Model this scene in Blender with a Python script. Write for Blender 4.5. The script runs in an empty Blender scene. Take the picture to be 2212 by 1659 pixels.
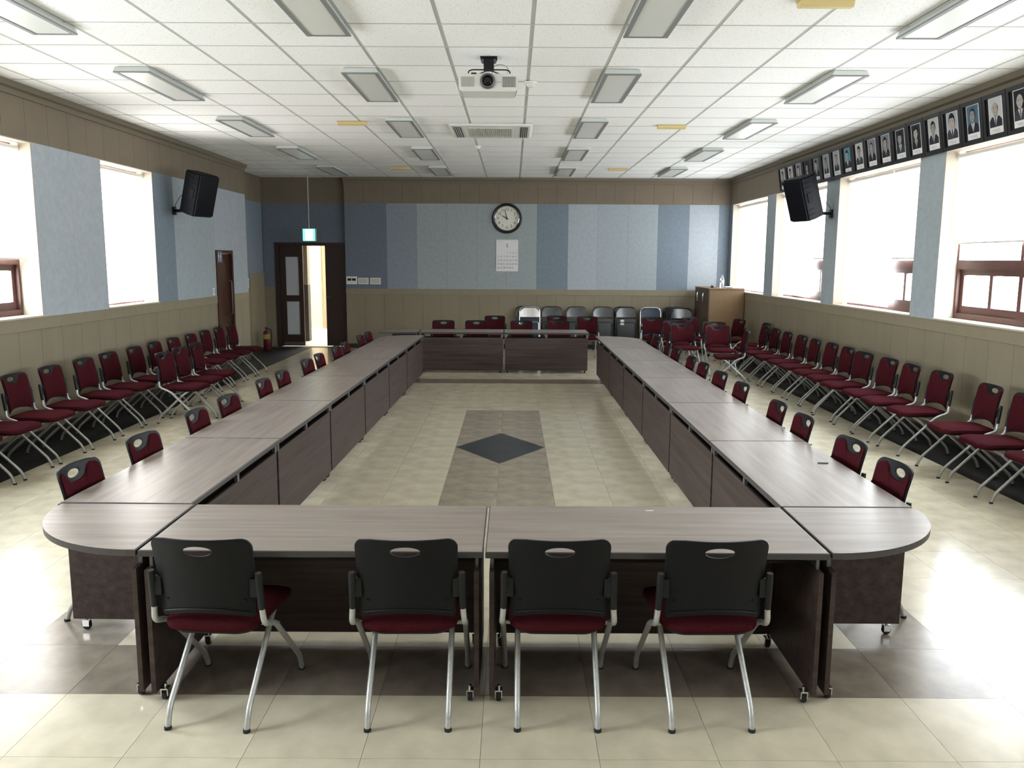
import bpy, bmesh, math, random
from mathutils import Vector, Matrix
random.seed(7)
PI = math.pi
sc = bpy.context.scene
COL = sc.collection

# ------------------------------------------------------------------ camera
CAM_H = 1.97
cam = bpy.data.cameras.new('camera'); camo = bpy.data.objects.new('camera', cam); COL.objects.link(camo)
cam.sensor_width = 36.0; cam.sensor_fit = 'HORIZONTAL'; cam.lens = 36.0 * 1800.0 / 2212.0
cam.clip_start = 0.05; cam.clip_end = 200
_th = math.atan(0.1485); _ro = math.radians(0.3)
_f = Vector((0, math.cos(_th), -math.sin(_th))); _u = Vector((0, math.sin(_th), math.cos(_th))); _r = Vector((1, 0, 0))
_cr = _r * math.cos(_ro) + _u * math.sin(_ro); _cu = -_r * math.sin(_ro) + _u * math.cos(_ro)
camo.matrix_world = Matrix(((_cr.x, _cu.x, -_f.x, 0), (_cr.y, _cu.y, -_f.y, 0), (_cr.z, _cu.z, -_f.z, CAM_H), (0, 0, 0, 1)))
sc.camera = camo

# ------------------------------------------------------------------ light and exposure
GROUND = 9.0
SKY = 17.0        # overcast sky seen through the panes
BLIND = 2.5; BLIND_R = 1.6      # emission put into the blind cloth for daylight behind it, right side dimmer
w = bpy.data.worlds.new('sky'); sc.world = w; w.use_nodes = True
# overcast sky above the horizon, paler paved ground below it
_n = w.node_tree.nodes; _l = w.node_tree.links; _bg = _n['Background']; _bg.inputs[1].default_value = SKY
_tc = _n.new('ShaderNodeTexCoord'); _sp = _n.new('ShaderNodeSeparateXYZ'); _mr = _n.new('ShaderNodeMapRange'); _mx = _n.new('ShaderNodeMix'); _mx.data_type = 'RGBA'
_mr.inputs[1].default_value = -0.03; _mr.inputs[2].default_value = 0.10
_mx.inputs[6].default_value = (0.92 * GROUND / SKY, 0.94 * GROUND / SKY, 0.95 * GROUND / SKY, 1); _mx.inputs[7].default_value = (0.90, 0.95, 1.0, 1)
_l.new(_tc.outputs['Generated'], _sp.inputs[0]); _l.new(_sp.outputs[2], _mr.inputs[0]); _l.new(_mr.outputs[0], _mx.inputs[0]); _l.new(_mx.outputs[2], _bg.inputs[0])
vs = sc.view_settings
vs.view_transform = 'Standard'; vs.look = 'None'; vs.exposure = 1.75; vs.gamma = 1.0; vs.use_curve_mapping = False
try:
    sc.cycles.use_denoising = True
    sc.cycles.max_bounces = 10; sc.cycles.diffuse_bounces = 6; sc.cycles.glossy_bounces = 4
    sc.cycles.sample_clamp_indirect = 8.0
    sc.cycles.caustics_reflective = False; sc.cycles.caustics_refractive = False
except Exception:
    pass

# ------------------------------------------------------------------ room dimensions
XL, XR, ZC, YB, YN = -5.2, 4.82, 3.765, 18.8, -3.2
XA, YD, XME = -5.62, 18.95, -3.73       # alcove left wall, door wall, left end of main back wall
YLE = 16.46                              # end of left wall
ZD, ZU = 1.325, 3.2                      # dado top, underside of upper band

# ------------------------------------------------------------------ helpers
def srgb(r, g, b):
    f = lambda c: (c / 12.92 if c <= 0.04045 else ((c + 0.055) / 1.055) ** 2.4)
    return (f(r / 255), f(g / 255), f(b / 255), 1)

def mat(name, col, rough=0.5, metal=0.0, var=0.0, vscale=8.0, bump=0.0, bscale=60.0, spec=0.5, stretch=None, emit=0.0, ecol=None, coat=0.0, speckle=None, trans=0.0, alpha=None):
    m = bpy.data.materials.new(name); m.use_nodes = True
    nt = m.node_tree; n = nt.nodes; l = nt.links; p = n['Principled BSDF']
    if len(col) == 3: col = (*col, 1)
    p.inputs['Base Color'].default_value = col
    p.inputs['Roughness'].default_value = rough; p.inputs['Metallic'].default_value = metal
    p.inputs['Specular IOR Level'].default_value = spec
    if coat: p.inputs['Coat Weight'].default_value = coat
    if trans: p.inputs['Transmission Weight'].default_value = trans
    if emit:
        p.inputs['Emission Color'].default_value = ecol or col; p.inputs['Emission Strength'].default_value = emit
    tc = n.new('ShaderNodeTexCoord'); mp = n.new('ShaderNodeMapping'); l.new(tc.outputs['Object'], mp.inputs[0])
    if stretch: mp.inputs['Scale'].default_value = stretch
    last = None
    if var:
        nz = n.new('ShaderNodeTexNoise'); nz.inputs['Scale'].default_value = vscale; nz.inputs['Detail'].default_value = 5
        l.new(mp.outputs[0], nz.inputs['Vector'])
        rp = n.new('ShaderNodeValToRGB'); rp.color_ramp.elements[0].position = 0.32; rp.color_ramp.elements[1].position = 0.68
        rp.color_ramp.elements[0].color = (*[c * (1 - var) for c in col[:3]], 1)
        rp.color_ramp.elements[1].color = (*[min(1, c * (1 + var)) for c in col[:3]], 1)
        l.new(nz.outputs['Fac'], rp.inputs[0]); last = rp.outputs[0]
    if speckle:
        sz, thr, dark = speckle
        vo = n.new('ShaderNodeTexNoise'); vo.inputs['Scale'].default_value = sz; vo.inputs['Detail'].default_value = 1
        l.new(mp.outputs[0], vo.inputs['Vector'])
        cr = n.new('ShaderNodeValToRGB'); cr.color_ramp.elements[0].position = thr; cr.color_ramp.elements[1].position = thr + 0.03
        cr.color_ramp.elements[0].color = (1, 1, 1, 1); cr.color_ramp.elements[1].color = (dark, dark, dark, 1)
        l.new(vo.outputs['Fac'], cr.inputs[0])
        mx = n.new('ShaderNodeMix'); mx.data_type = 'RGBA'; mx.blend_type = 'MULTIPLY'; mx.inputs[0].default_value = 1
        if last is not None: l.new(last, mx.inputs[6])
        else: mx.inputs[6].default_value = col
        l.new(cr.outputs[0], mx.inputs[7]); last = mx.outputs[2]
    if last is not None: l.new(last, p.inputs['Base Color'])
    if bump:
        nb = n.new('ShaderNodeTexNoise'); nb.inputs['Scale'].default_value = bscale; nb.inputs['Detail'].default_value = 3
        l.new(mp.outputs[0], nb.inputs['Vector'])
        b = n.new('ShaderNodeBump'); b.inputs['Strength'].default_value = bump; b.inputs['Distance'].default_value = 0.01
        l.new(nb.outputs['Fac'], b.inputs['Height']); l.new(b.outputs[0], p.inputs['Normal'])
    return m

def wood(name, a, b, rough, sx, sy, sz, spec=0.5, bump=0.02):
    """streaky laminate: two tones along one axis"""
    m = bpy.data.materials.new(name); m.use_nodes = True
    nt = m.node_tree; n = nt.nodes; l = nt.links; p = n['Principled BSDF']
    p.inputs['Roughness'].default_value = rough; p.inputs['Specular IOR Level'].default_value = spec
    tc = n.new('ShaderNodeTexCoord'); mp = n.new('ShaderNodeMapping'); mp.inputs['Scale'].default_value = (sx, sy, sz)
    oi = n.new('ShaderNodeObjectInfo'); ad = n.new('ShaderNodeVectorMath'); ad.operation = 'ADD'
    sc_ = n.new('ShaderNodeMath'); sc_.operation = 'MULTIPLY'; sc_.inputs[1].default_value = 37.0
    l.new(oi.outputs['Random'], sc_.inputs[0])
    l.new(tc.outputs['Object'], mp.inputs[0]); l.new(mp.outputs[0], ad.inputs[0]); l.new(sc_.outputs[0], ad.inputs[1])
    n1 = n.new('ShaderNodeTexNoise'); n1.inputs['Scale'].default_value = 1.0; n1.inputs['Detail'].default_value = 8; n1.inputs['Roughness'].default_value = 0.65
    l.new(ad.outputs[0], n1.inputs['Vector'])
    rp = n.new('ShaderNodeValToRGB'); e = rp.color_ramp.elements
    e[0].position = 0.30; e[0].color = a; e[1].position = 0.72; e[1].color = b
    l.new(n1.outputs['Fac'], rp.inputs[0]); l.new(rp.outputs[0], p.inputs['Base Color'])
    if bump:
        bm_ = n.new('ShaderNodeBump'); bm_.inputs['Strength'].default_value = bump; bm_.inputs['Distance'].default_value = 0.003
        l.new(n1.outputs['Fac'], bm_.inputs['Height']); l.new(bm_.outputs[0], p.inputs['Normal'])
    return m

M = {}
M['tile'] = mat('vinyl_beige', (0.53, 0.48, 0.365), 0.17, var=0.13, vscale=5, bump=0.05, bscale=7, spec=0.3)
M['tile_brown'] = mat('vinyl_taupe', (0.205, 0.172, 0.137), 0.17, var=0.22, vscale=6, bump=0.05, bscale=7, spec=0.3)
M['tile_runner'] = mat('vinyl_runner', (0.29, 0.25, 0.19), 0.24, var=0.2, vscale=6, bump=0.05, bscale=7, spec=0.3)
M['tile_dark'] = mat('vinyl_dark', (0.009, 0.010, 0.012), 0.45, var=0.2, vscale=6, bump=0.05, bscale=10, spec=0.1)
M['diamond'] = mat('vinyl_navy', (0.018, 0.021, 0.03), 0.3, var=0.35, vscale=4, bump=0.05, bscale=10, spec=0.4)
M['slab'] = mat('slab', (0.10, 0.09, 0.07), 0.9)
M['ctile'] = mat('ceiling_tile', (0.90, 0.905, 0.895), 0.9, speckle=(70, 0.66, 0.72), bump=0.05, bscale=120, spec=0.1)
M['cbar'] = mat('ceiling_bar', (0.50, 0.51, 0.48), 0.6, spec=0.2)
M['cbase'] = mat('ceiling_back', (0.12, 0.12, 0.12), 0.9)
M['beige'] = mat('painted_panel', (0.235, 0.20, 0.14), 0.6, var=0.05, vscale=3, bump=0.03, bscale=90, spec=0.3, stretch=(1, 1, 0.3))
M['beige_rail'] = mat('painted_rail', (0.25, 0.215, 0.15), 0.55, var=0.04, spec=0.3)
M['beige_up'] = mat('painted_band', (0.19, 0.155, 0.112), 0.6, var=0.05, vscale=3, bump=0.03, bscale=90, spec=0.3)
M['crown'] = mat('painted_crown', (0.17, 0.145, 0.105), 0.55, spec=0.3)
M['reveal'] = mat('painted_reveal', (0.46, 0.41, 0.335), 0.6, spec=0.3)
M['wallcore'] = mat('wall_core', (0.06, 0.055, 0.045), 0.9)
M['plaster'] = mat('plaster', (0.32, 0.30, 0.25), 0.9)
M['base'] = mat('baseboard', (0.035, 0.032, 0.03), 0.6, spec=0.3)
FAB = dict(l1=(0.35, 0.40, 0.432), l2=(0.39, 0.43, 0.475), m1=(0.20, 0.245, 0.295), m2=(0.25, 0.285, 0.335), d1=(0.16, 0.185, 0.235), g1=(0.325, 0.37, 0.385))
for k, c in FAB.items():
    M['fab_' + k] = mat('wall_fabric_' + k, c, 0.95, var=0.06, vscale=14, bump=0.12, bscale=220, spec=0.1)
M['top'] = wood('desk_top', (0.145, 0.114, 0.096, 1), (0.275, 0.232, 0.203, 1), 0.3, 1.4, 22, 22)
M['top_y'] = wood('desk_top_cross', (0.145, 0.114, 0.096, 1), (0.275, 0.232, 0.203, 1), 0.3, 22, 1.4, 22)
M['edge'] = mat('desk_edge', (0.045, 0.04, 0.04), 0.35)
M['panel'] = wood('desk_panel', (0.032, 0.022, 0.020, 1), (0.075, 0.055, 0.048, 1), 0.5, 1.2, 20, 24, spec=0.16)
M['inner'] = mat('desk_inner', (0.02, 0.017, 0.016), 0.6, spec=0.2)
M['steel'] = mat('grey_steel', (0.16, 0.16, 0.165), 0.4, metal=0.6)
M['silver'] = mat('silver_paint', (0.46, 0.47, 0.46), 0.38, metal=0.55, var=0.08, vscale=60)
M['chrome'] = mat('chrome', (0.75, 0.76, 0.78), 0.12, metal=1.0)
M['black'] = mat('black_plastic', (0.006, 0.0065, 0.008), 0.5, bump=0.05, bscale=500, spec=0.3)
M['shell'] = mat('back_shell', (0.004, 0.0045, 0.006), 0.5, bump=0.06, bscale=500, spec=0.2)
M['red'] = mat('red_fabric', (0.046, 0.0075, 0.0105), 0.95, var=0.16, vscale=90, bump=0.15, bscale=420, spec=0.03)
M['speaker'] = mat('speaker_black', (0.005, 0.0055, 0.008), 0.6, spec=0.12)
M['rubber'] = mat('rubber', (0.012, 0.012, 0.012), 0.8)
M['fixture'] = mat('fixture_white', (0.60, 0.63, 0.61), 0.5, spec=0.3)
M['fixframe'] = mat('fixture_frame', (0.21, 0.225, 0.225), 0.5, spec=0.3)
M['diffuser'] = mat('diffuser', (0.66, 0.67, 0.64), 0.35, spec=0.4)
M['yellow'] = mat('yellowed_plastic', (0.62, 0.50, 0.22), 0.5)
M['white'] = mat('white_plastic', (0.72, 0.72, 0.69), 0.45)
M['offwhite'] = mat('grey_white_plastic', (0.48, 0.49, 0.46), 0.5)
M['vent'] = mat('vent_dark', (0.10, 0.105, 0.10), 0.6)
M['frame_brown'] = mat('window_brown', (0.085, 0.032, 0.025), 0.5, var=0.1, vscale=10)
M['alu'] = mat('window_alu', (0.45, 0.45, 0.44), 0.45, metal=0.4)
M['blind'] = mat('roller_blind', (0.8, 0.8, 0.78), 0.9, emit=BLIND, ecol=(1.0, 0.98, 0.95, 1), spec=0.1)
M['blind_right'] = mat('roller_blind_shaded_side', (0.8, 0.8, 0.78), 0.9, emit=BLIND_R, ecol=(0.93, 0.97, 1.0, 1), spec=0.1)  # dimmer copy of the blind cloth, side shade put into its emission
M['doorwood'] = mat('door_wood', (0.055, 0.022, 0.014), 0.6, spec=0.15, var=0.2, vscale=6, stretch=(6, 6, 0.6))
M['doordark'] = mat('door_dark', (0.030, 0.014, 0.011), 0.5, var=0.2, vscale=6, stretch=(6, 6, 0.6))
M['cab'] = mat('cabinet_oak', (0.20, 0.125, 0.062), 0.5, var=0.10, vscale=9, stretch=(8, 8, 0.6))
M['cabdoor'] = mat('cabinet_door', (0.085, 0.052, 0.033), 0.5, var=0.10, vscale=9, stretch=(8, 8, 0.6))
M['frame_black'] = mat('frame_black', (0.012, 0.012, 0.014), 0.35)
M['paper'] = mat('paper', (0.74, 0.74, 0.76), 0.8, spec=0.2)
M['ink'] = mat('ink', (0.05, 0.055, 0.06), 0.8)
M['clockface'] = mat('clock_face', (0.70, 0.70, 0.63), 0.6)
M['exred'] = mat('extinguisher_red', (0.10, 0.007, 0.009), 0.35)
M['exlabel'] = mat('label_yellow', (0.40, 0.36, 0.06), 0.6)
M['green'] = mat('exit_green', (0.05, 0.55, 0.40), 0.5, emit=1.1, ecol=(0.10, 0.80, 0.60, 1))
M['exitw'] = mat('exit_white', (0.9, 0.95, 0.93), 0.5, emit=3.0, ecol=(0.9, 1.0, 0.97, 1))
M['blue_sign'] = mat('sign_blue', (0.02, 0.035, 0.12), 0.4)
M['blue_seat'] = mat('navy_vinyl', (0.012, 0.025, 0.055), 0.4)
M['grey_seat'] = mat('charcoal_vinyl', (0.035, 0.037, 0.04), 0.45)
M['fold_black'] = mat('black_tube', (0.02, 0.02, 0.022), 0.25)
M['fold_back'] = mat('dark_glossy_panel', (0.10, 0.105, 0.11), 0.18, metal=0.7)
M['corr_wall'] = mat('corridor_cream', (0.70, 0.64, 0.52), 0.8)
M['corr_dado'] = mat('corridor_dado', (0.46, 0.34, 0.22), 0.7)
M['corr_dark'] = mat('corridor_brown', (0.085, 0.075, 0.07), 0.7)
M['corr_grey'] = mat('corridor_pier', (0.30, 0.29, 0.25), 0.8)
M['water'] = mat('clear_plastic', (0.86, 0.92, 0.97), 0.08, trans=0.85, spec=0.5)
M['bluecap'] = mat('blue_cap', (0.12, 0.22, 0.42), 0.4)
M['lens'] = mat('lens_glass', (0.004, 0.004, 0.006), 0.08)
def glass():
    m = bpy.data.materials.new('window_glass'); m.use_nodes = True
    nt = m.node_tree; n = nt.nodes; l = nt.links; n.clear()
    o = n.new('ShaderNodeOutputMaterial'); t = n.new('ShaderNodeBsdfTransparent'); g = n.new('ShaderNodeBsdfGlossy'); g.inputs['Roughness'].default_value = 0.03
    mx = n.new('ShaderNodeMixShader'); mx.inputs[0].default_value = 0.06
    t.inputs[0].default_value = (0.95, 0.97, 0.97, 1)
    l.new(t.outputs[0], mx.inputs[1]); l.new(g.outputs[0], mx.inputs[2]); l.new(mx.outputs[0], o.inputs[0])
    return m
M['glass'] = glass()
M['frost'] = mat('frosted_glass', (0.48, 0.50, 0.54), 0.4, spec=0.5)

def mesh(bm, name='mesh', smooth=False):
    me = bpy.data.meshes.new(name); bmesh.ops.recalc_face_normals(bm, faces=bm.faces); bm.to_mesh(me); bm.free()
    if smooth:
        for p in me.polygons: p.use_smooth = True
    return me
def ob(name, me, m=None, parent=None, loc=(0, 0, 0), rot=(0, 0, 0)):
    if isinstance(me, bmesh.types.BMesh): me = mesh(me, name)
    o = bpy.data.objects.new(name, me); COL.objects.link(o); o.location = loc; o.rotation_euler = rot
    if m is not None and len(me.materials) == 0: me.materials.append(M[m] if isinstance(m, str) else m)
    if parent is not None: o.parent = parent
    return o
def tag(o, label, cat, group=None, kind=None):
    o['label'] = label; o['category'] = cat
    if group: o['group'] = group
    if kind: o['kind'] = kind
    return o
def thing(name, label, cat, loc=(0, 0, 0), rz=0, group=None, kind=None):
    o = bpy.data.objects.new(name, None); COL.objects.link(o); o.location = loc; o.rotation_euler = (0, 0, rz); o.empty_display_size = 0.1
    return tag(o, label, cat, group, kind)
def copy_tree(o, parent=None):
    c = o.copy(); COL.objects.link(c)
    if parent is not None: c.parent = parent
    for ch in KIDS.get(o.name, []): copy_tree(ch, c)
    return c
KIDS = {}
def index_tree(root):
    for ch in [x for x in COL.objects if x.parent == root]:
        KIDS.setdefault(root.name, []).append(ch); index_tree(ch)

def bx(bm, x0, x1, y0, y1, z0, z1, bev=0.0):
    v = [bm.verts.new(p) for p in ((x0, y0, z0), (x1, y0, z0), (x1, y1, z0), (x0, y1, z0), (x0, y0, z1), (x1, y0, z1), (x1, y1, z1), (x0, y1, z1))]
    fs = [bm.faces.new([v[i] for i in q]) for q in ((3, 2, 1, 0), (4, 5, 6, 7), (0, 1, 5, 4), (1, 2, 6, 5), (2, 3, 7, 6), (3, 0, 4, 7))]
    if bev:
        es = set(e for f in fs for e in f.edges)
        bmesh.ops.bevel(bm, geom=list(es), offset=bev, segments=2, affect='EDGES', profile=0.6)
    return bm
def box(x0, x1, y0, y1, z0, z1, bev=0.0):
    return bx(bmesh.new(), min(x0, x1), max(x0, x1), min(y0, y1), max(y0, y1), min(z0, z1), max(z0, z1), bev)
def prism(bm, pts, z0, z1, axis='z'):
    def P(a, b, c): return (a, b, c) if axis == 'z' else ((a, c, b) if axis == 'y' else (c, a, b))
    lo = [bm.verts.new(P(a, b, z0)) for a, b in pts]; hi = [bm.verts.new(P(a, b, z1)) for a, b in pts]
    bm.faces.new(lo[::-1]); bm.faces.new(hi); n = len(pts)
    for i in range(n): bm.faces.new((lo[i], lo[(i + 1) % n], hi[(i + 1) % n], hi[i]))
    return bm
def fillet(pts, rad, n=5):
    pts = [Vector(p) for p in pts]; out = [pts[0]]
    for i in range(1, len(pts) - 1):
        a, b, c = pts[i - 1], pts[i], pts[i + 1]; d1 = (a - b); d2 = (c - b)
        r = min(rad, d1.length * 0.45, d2.length * 0.45); p0 = b + d1.normalized() * r; p1 = b + d2.normalized() * r
        for k in range(n + 1):
            t = k / n; out.append((1 - t) ** 2 * p0 + 2 * t * (1 - t) * b + t * t * p1)
    out.append(pts[-1]); return out
def tube(bm, pts, r, seg=10, closed=False):
    pts = [Vector(p) for p in pts]; rings = []
    up = Vector((0, 0, 1))
    n = len(pts); prev = None
    for i, p in enumerate(pts):
        if closed: t = (pts[(i + 1) % n] - pts[i - 1]).normalized()
        else: t = (pts[min(i + 1, n - 1)] - pts[max(i - 1, 0)]).normalized()
        if prev is None:
            a = t.cross(up)
            if a.length < 1e-3: a = t.cross(Vector((1, 0, 0)))
            a.normalize()
        else:
            a = (prev - t * prev.dot(t)).normalized()
        prev = a; b = t.cross(a)
        rr = r[i] if isinstance(r, (list, tuple)) else r
        rings.append([bm.verts.new(p + (a * math.cos(2 * PI * k / seg) + b * math.sin(2 * PI * k / seg)) * rr) for k in range(seg)])
    m = n if closed else n - 1
    for i in range(m):
        A, B = rings[i], rings[(i + 1) % n]
        for k in range(seg): bm.faces.new((A[k], A[(k + 1) % seg], B[(k + 1) % seg], B[k]))
    if not closed: bm.faces.new(rings[0][::-1]); bm.faces.new(rings[-1])
    return bm
def lathe(bm, prof, seg=20, c=(0, 0, 0), axis='z'):
    """prof: list of (radius, height)"""
    def P(r, h, a):
        x, y = r * math.cos(a), r * math.sin(a)
        if axis == 'z': return (c[0] + x, c[1] + y, c[2] + h)
        if axis == 'y': return (c[0] + x, c[1] + h, c[2] + y)
        return (c[0] + h, c[1] + x, c[2] + y)
    rings = []
    for r, h in prof:
        if r < 1e-6: rings.append([bm.verts.new(P(0, h, 0))])
        else: rings.append([bm.verts.new(P(r, h, 2 * PI * k / seg)) for k in range(seg)])
    for A, B in zip(rings, rings[1:]):
        for k in range(seg):
            q = [A[k % len(A)], A[(k + 1) % len(A)], B[(k + 1) % len(B)], B[k % len(B)]]
            u = []
            for v in q:
                if v not in u: u.append(v)
            if len(u) >= 3: bm.faces.new(u)
    if len(rings[0]) > 1: bm.faces.new(rings[0][::-1])
    if len(rings[-1]) > 1: bm.faces.new(rings[-1])
    return bm
def smooth_mesh(bm, name='mesh', ang=40):
    me = mesh(bm, name)
    for p in me.polygons: p.use_smooth = True
    try: me.set_sharp_from_angle(angle=math.radians(ang))
    except Exception: pass
    return me
def text_mesh(items, size=0.05, extr=0.0006):
    """items: (string, x, y, size); returns a flat mesh in the XY plane"""
    return TEXT[items].copy()
TEXT = {}
def make_text(key, items, extr=0.0006):
    os_ = []
    for s, x, y, sz in items:
        cu = bpy.data.curves.new('print', 'FONT'); cu.body = s; cu.size = sz; cu.align_x = 'CENTER'; cu.align_y = 'CENTER'; cu.extrude = extr; cu.resolution_u = 3
        o = bpy.data.objects.new('print', cu); COL.objects.link(o); os_.append((o, cu, x, y))
    dg = bpy.context.evaluated_depsgraph_get(); bm = bmesh.new()
    for o, cu, x, y in os_:
        me = bpy.data.meshes.new_from_object(o.evaluated_get(dg)); me.transform(Matrix.Translation((x, y, 0))); bm.from_mesh(me); bpy.data.meshes.remove(me)
    for o, cu, x, y in os_: bpy.data.objects.remove(o); bpy.data.curves.remove(cu)
    TEXT[key] = bm
_it = [('1', 0, 0.56, 0.13)]; _d = 1
for _r5 in range(5):
    for _c7 in range(7):
        if (_r5 == 0 and _c7 < 3) or _d > 31: continue
        _it.append((str(_d), -0.195 + 0.065 * _c7, 0.405 - 0.082 * _r5, 0.05)); _d += 1
make_text('calendar', _it)
make_text('clock', [(str(h), 0.195 * math.sin(2 * PI * h / 12), 0.195 * math.cos(2 * PI * h / 12), 0.085) for h in range(1, 13)])
ORD = ['first', 'second', 'third', 'fourth', 'fifth', 'sixth', 'seventh', 'eighth', 'ninth', 'tenth', 'eleventh', 'twelfth', 'thirteenth', 'fourteenth', 'fifteenth', 'sixteenth', 'seventeenth', 'eighteenth', 'nineteenth', 'twentieth']
def struct(name, me, m, label, cat): return tag(ob(name, me, m), label, cat, kind='structure')
# project a point to the 2212x1659 frame, only used to rank which floor and ceiling tiles show largest
def proj(p):
    d = Vector(p) - Vector((0, 0, CAM_H)); f = d.dot(_f)
    if f < 0.2: return None
    return (1106 + 1800 * d.dot(_cr) / f, 829.5 - 1800 * d.dot(_cu) / f)
def shown(pts):
    q = [proj(p) for p in pts]
    if any(x is None for x in q): return 0
    cx = sum(x[0] for x in q) / 4; cy = sum(x[1] for x in q) / 4
    if not (-150 < cx < 2362 and -120 < cy < 1779): return 0
    return abs(sum(q[i][0] * q[(i + 1) % 4][1] - q[(i + 1) % 4][0] * q[i][1] for i in range(4))) / 2

# ================================================================== FLOOR
floor = struct('floor', box(XA - 0.3, XR + 0.3, YN - 0.2, YD + 0.02, -0.15, -0.006), 'slab', 'beige vinyl tile floor with a taupe border ring and dark edges', 'floor')
sx = [-0.12 + 0.476 * i for i in range(-9, 10)]; sx[0] = -4.52; sx[-1] = 4.22
cols = [(XA, -5.08), (-5.08, -4.52)] + list(zip(sx, sx[1:])) + [(4.22, XR)]
ys = [3.557 + 0.488 * i for i in range(-13, 32)]
cand = []
for a, b in zip(ys, ys[1:]):
    if b > YD + 0.3: continue
    b = min(b, YD)
    for (x0, x1) in cols:
        ci = (x0 + x1) / 2; cj = (a + b) / 2
        if ci < -4.52 or ci > 4.22: m = 'tile_dark'
        elif -0.62 < ci < 0.37 and 6.4 < cj < 10.9: m = 'tile_runner'
        elif -2.52 < ci < 2.28 and 3.5 < cj < 13.85 and (ci < -2.03 or ci > 1.79 or cj < 4.05 or cj > 13.3): m = 'tile_brown'
        else: m = 'tile'
        g = 0.0009
        cand.append((shown(((x0, a, 0), (x1, a, 0), (x1, b, 0), (x0, b, 0))), x0 + g, x1 - g, a + g, b - g, m))
cand.sort(key=lambda c: -c[0])
tcache = {}
rest = {}
for i, (ar, x0, x1, y0, y1, m) in enumerate(cand):
    if i < 300 and ar > 0:
        key = (round(x1 - x0, 3), round(y1 - y0, 3), m)
        if key not in tcache:
            hx, hy = (x1 - x0) / 2, (y1 - y0) / 2
            b_ = bmesh.new(); bx(b_, -hx, hx, -hy, hy, -0.006, 0.0); tcache[key] = mesh(b_, 'floor_tile')
        ob('floor_tile', tcache[key], m, floor, ((x0 + x1) / 2, (y0 + y1) / 2, 0))
    else:
        bx(rest.setdefault(m, bmesh.new()), x0, x1, y0, y1, -0.006, 0.0)
for m, b_ in rest.items():
    o = ob('floor_tiles_beyond', b_, m, floor); o['kind'] = 'stuff'
b_ = bmesh.new(); prism(b_, [(-0.12 - 0.47, 8.68), (-0.12, 7.955), (-0.12 + 0.47, 8.68), (-0.12, 9.408)], 0.0, 0.0012)
o = ob('diamond_inlay', b_, 'diamond', floor); o['label'] = 'navy black diamond inlaid in the taupe runner'

# ================================================================== CEILING
ceil = struct('ceiling', box(XA - 0.3, XR + 0.3, YN - 0.2, YD + 0.3, ZC + 0.03, ZC + 0.2), 'cbase', 'white suspended ceiling of square mineral tiles in a grey grid', 'ceiling')
TX, TY = 0.717, 0.695
bars = [0.144 + TX * i for i in range(-8, 8)]
bars = [x for x in bars if XA < x < XR]
rows = [6.73 + TY * i for i in range(-14, 18)]
BW = 0.034
for x in bars:
    ob('ceiling_bar', box(x - BW / 2, x + BW / 2, YN, YD, ZC + 0.001, ZC + 0.03), 'cbar', ceil)
for y in rows:
    if 3.5 < y < YD: ob('ceiling_cross_bar', box(XA, XR, y - 0.007, y + 0.007, ZC - 0.006, ZC + 0.02), 'cbar', ceil)
cx = [XA] + bars + [XR]
ry = [YN] + rows + [YD]
cand = []
for a, b in zip(ry, ry[1:]):
    for x0, x1 in zip(cx, cx[1:]):
        u0 = x0 + (BW / 2 if x0 in bars else 0); u1 = x1 - (BW / 2 if x1 in bars else 0)
        cand.append((shown(((x0, a, ZC), (x1, a, ZC), (x1, b, ZC), (x0, b, ZC))), u0, u1, a + 0.008, b - 0.008))
cand.sort(key=lambda c: -c[0])
ccache = {}; crest = bmesh.new()
for i, (ar, x0, x1, y0, y1) in enumerate(cand):
    if i < 300 and ar > 0:
        key = (round(x1 - x0, 3), round(y1 - y0, 3))
        if key not in ccache:
            hx, hy = (x1 - x0) / 2, (y1 - y0) / 2; b_ = bmesh.new(); bx(b_, -hx, hx, -hy, hy, -0.003, 0.028); ccache[key] = mesh(b_, 'ceiling_tile')
        ob('ceiling_tile', ccache[key], 'ctile', ceil, ((x0 + x1) / 2, (y0 + y1) / 2, ZC))
    else: bx(crest, x0, x1, y0, y1, ZC - 0.003, ZC + 0.028)
o = ob('ceiling_tiles_beyond', crest, 'ctile', ceil); o['kind'] = 'stuff'

# ================================================================== WALLS
LWIN = [(-1.42, 0.11), (1.62, 3.15), (4.66, 6.19), (7.70, 9.23), (10.74, 12.27)]
RWIN = [(-1.92, 0.53), (1.08, 3.53), (4.08, 6.53), (7.08, 9.53), (10.10, 12.56), (13.05, 15.55), (16.05, 18.56)]
WT = 0.30
def side_wall(name, s, X, y_end, wins, holes, label):
    """s=-1 left, +1 right; X inner face; holes = door openings (y0,y1,ztop)"""
    a, b = X, X + s * WT
    bm = bmesh.new()
    def seg(y0, y1, z0, z1): bx(bm, min(a, b), max(a, b), y0, y1, z0, z1)
    seg(YN, y_end, ZU, ZC + 0.1)
    ops = sorted([(y0, y1, ZD, ZU) for y0, y1 in wins] + [(y0, y1, 0.0, zt) for y0, y1, zt in holes])
    cur = YN
    for y0, y1, z0, z1 in ops:
        seg(cur, y0, 0, ZU)
        if z0 > 0: seg(y0, y1, 0, z0)
        if z1 < ZU: seg(y0, y1, z1, ZU)
        cur = y1
    if cur < y_end: seg(cur, y_end, 0, ZU)
    return struct(name, bm, 'wallcore', label, 'wall')
wl = side_wall('wall_left', -1, XL, YLE, LWIN, [(14.70, 15.58, 2.12)], 'left wall with cream dado, grey blue fabric panels and cream top band')
wr = side_wall('wall_right', 1, XR, YB + 0.25, RWIN, [], 'right wall with cream dado, blue pillars between windows and top band')
PT = 0.012
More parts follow.
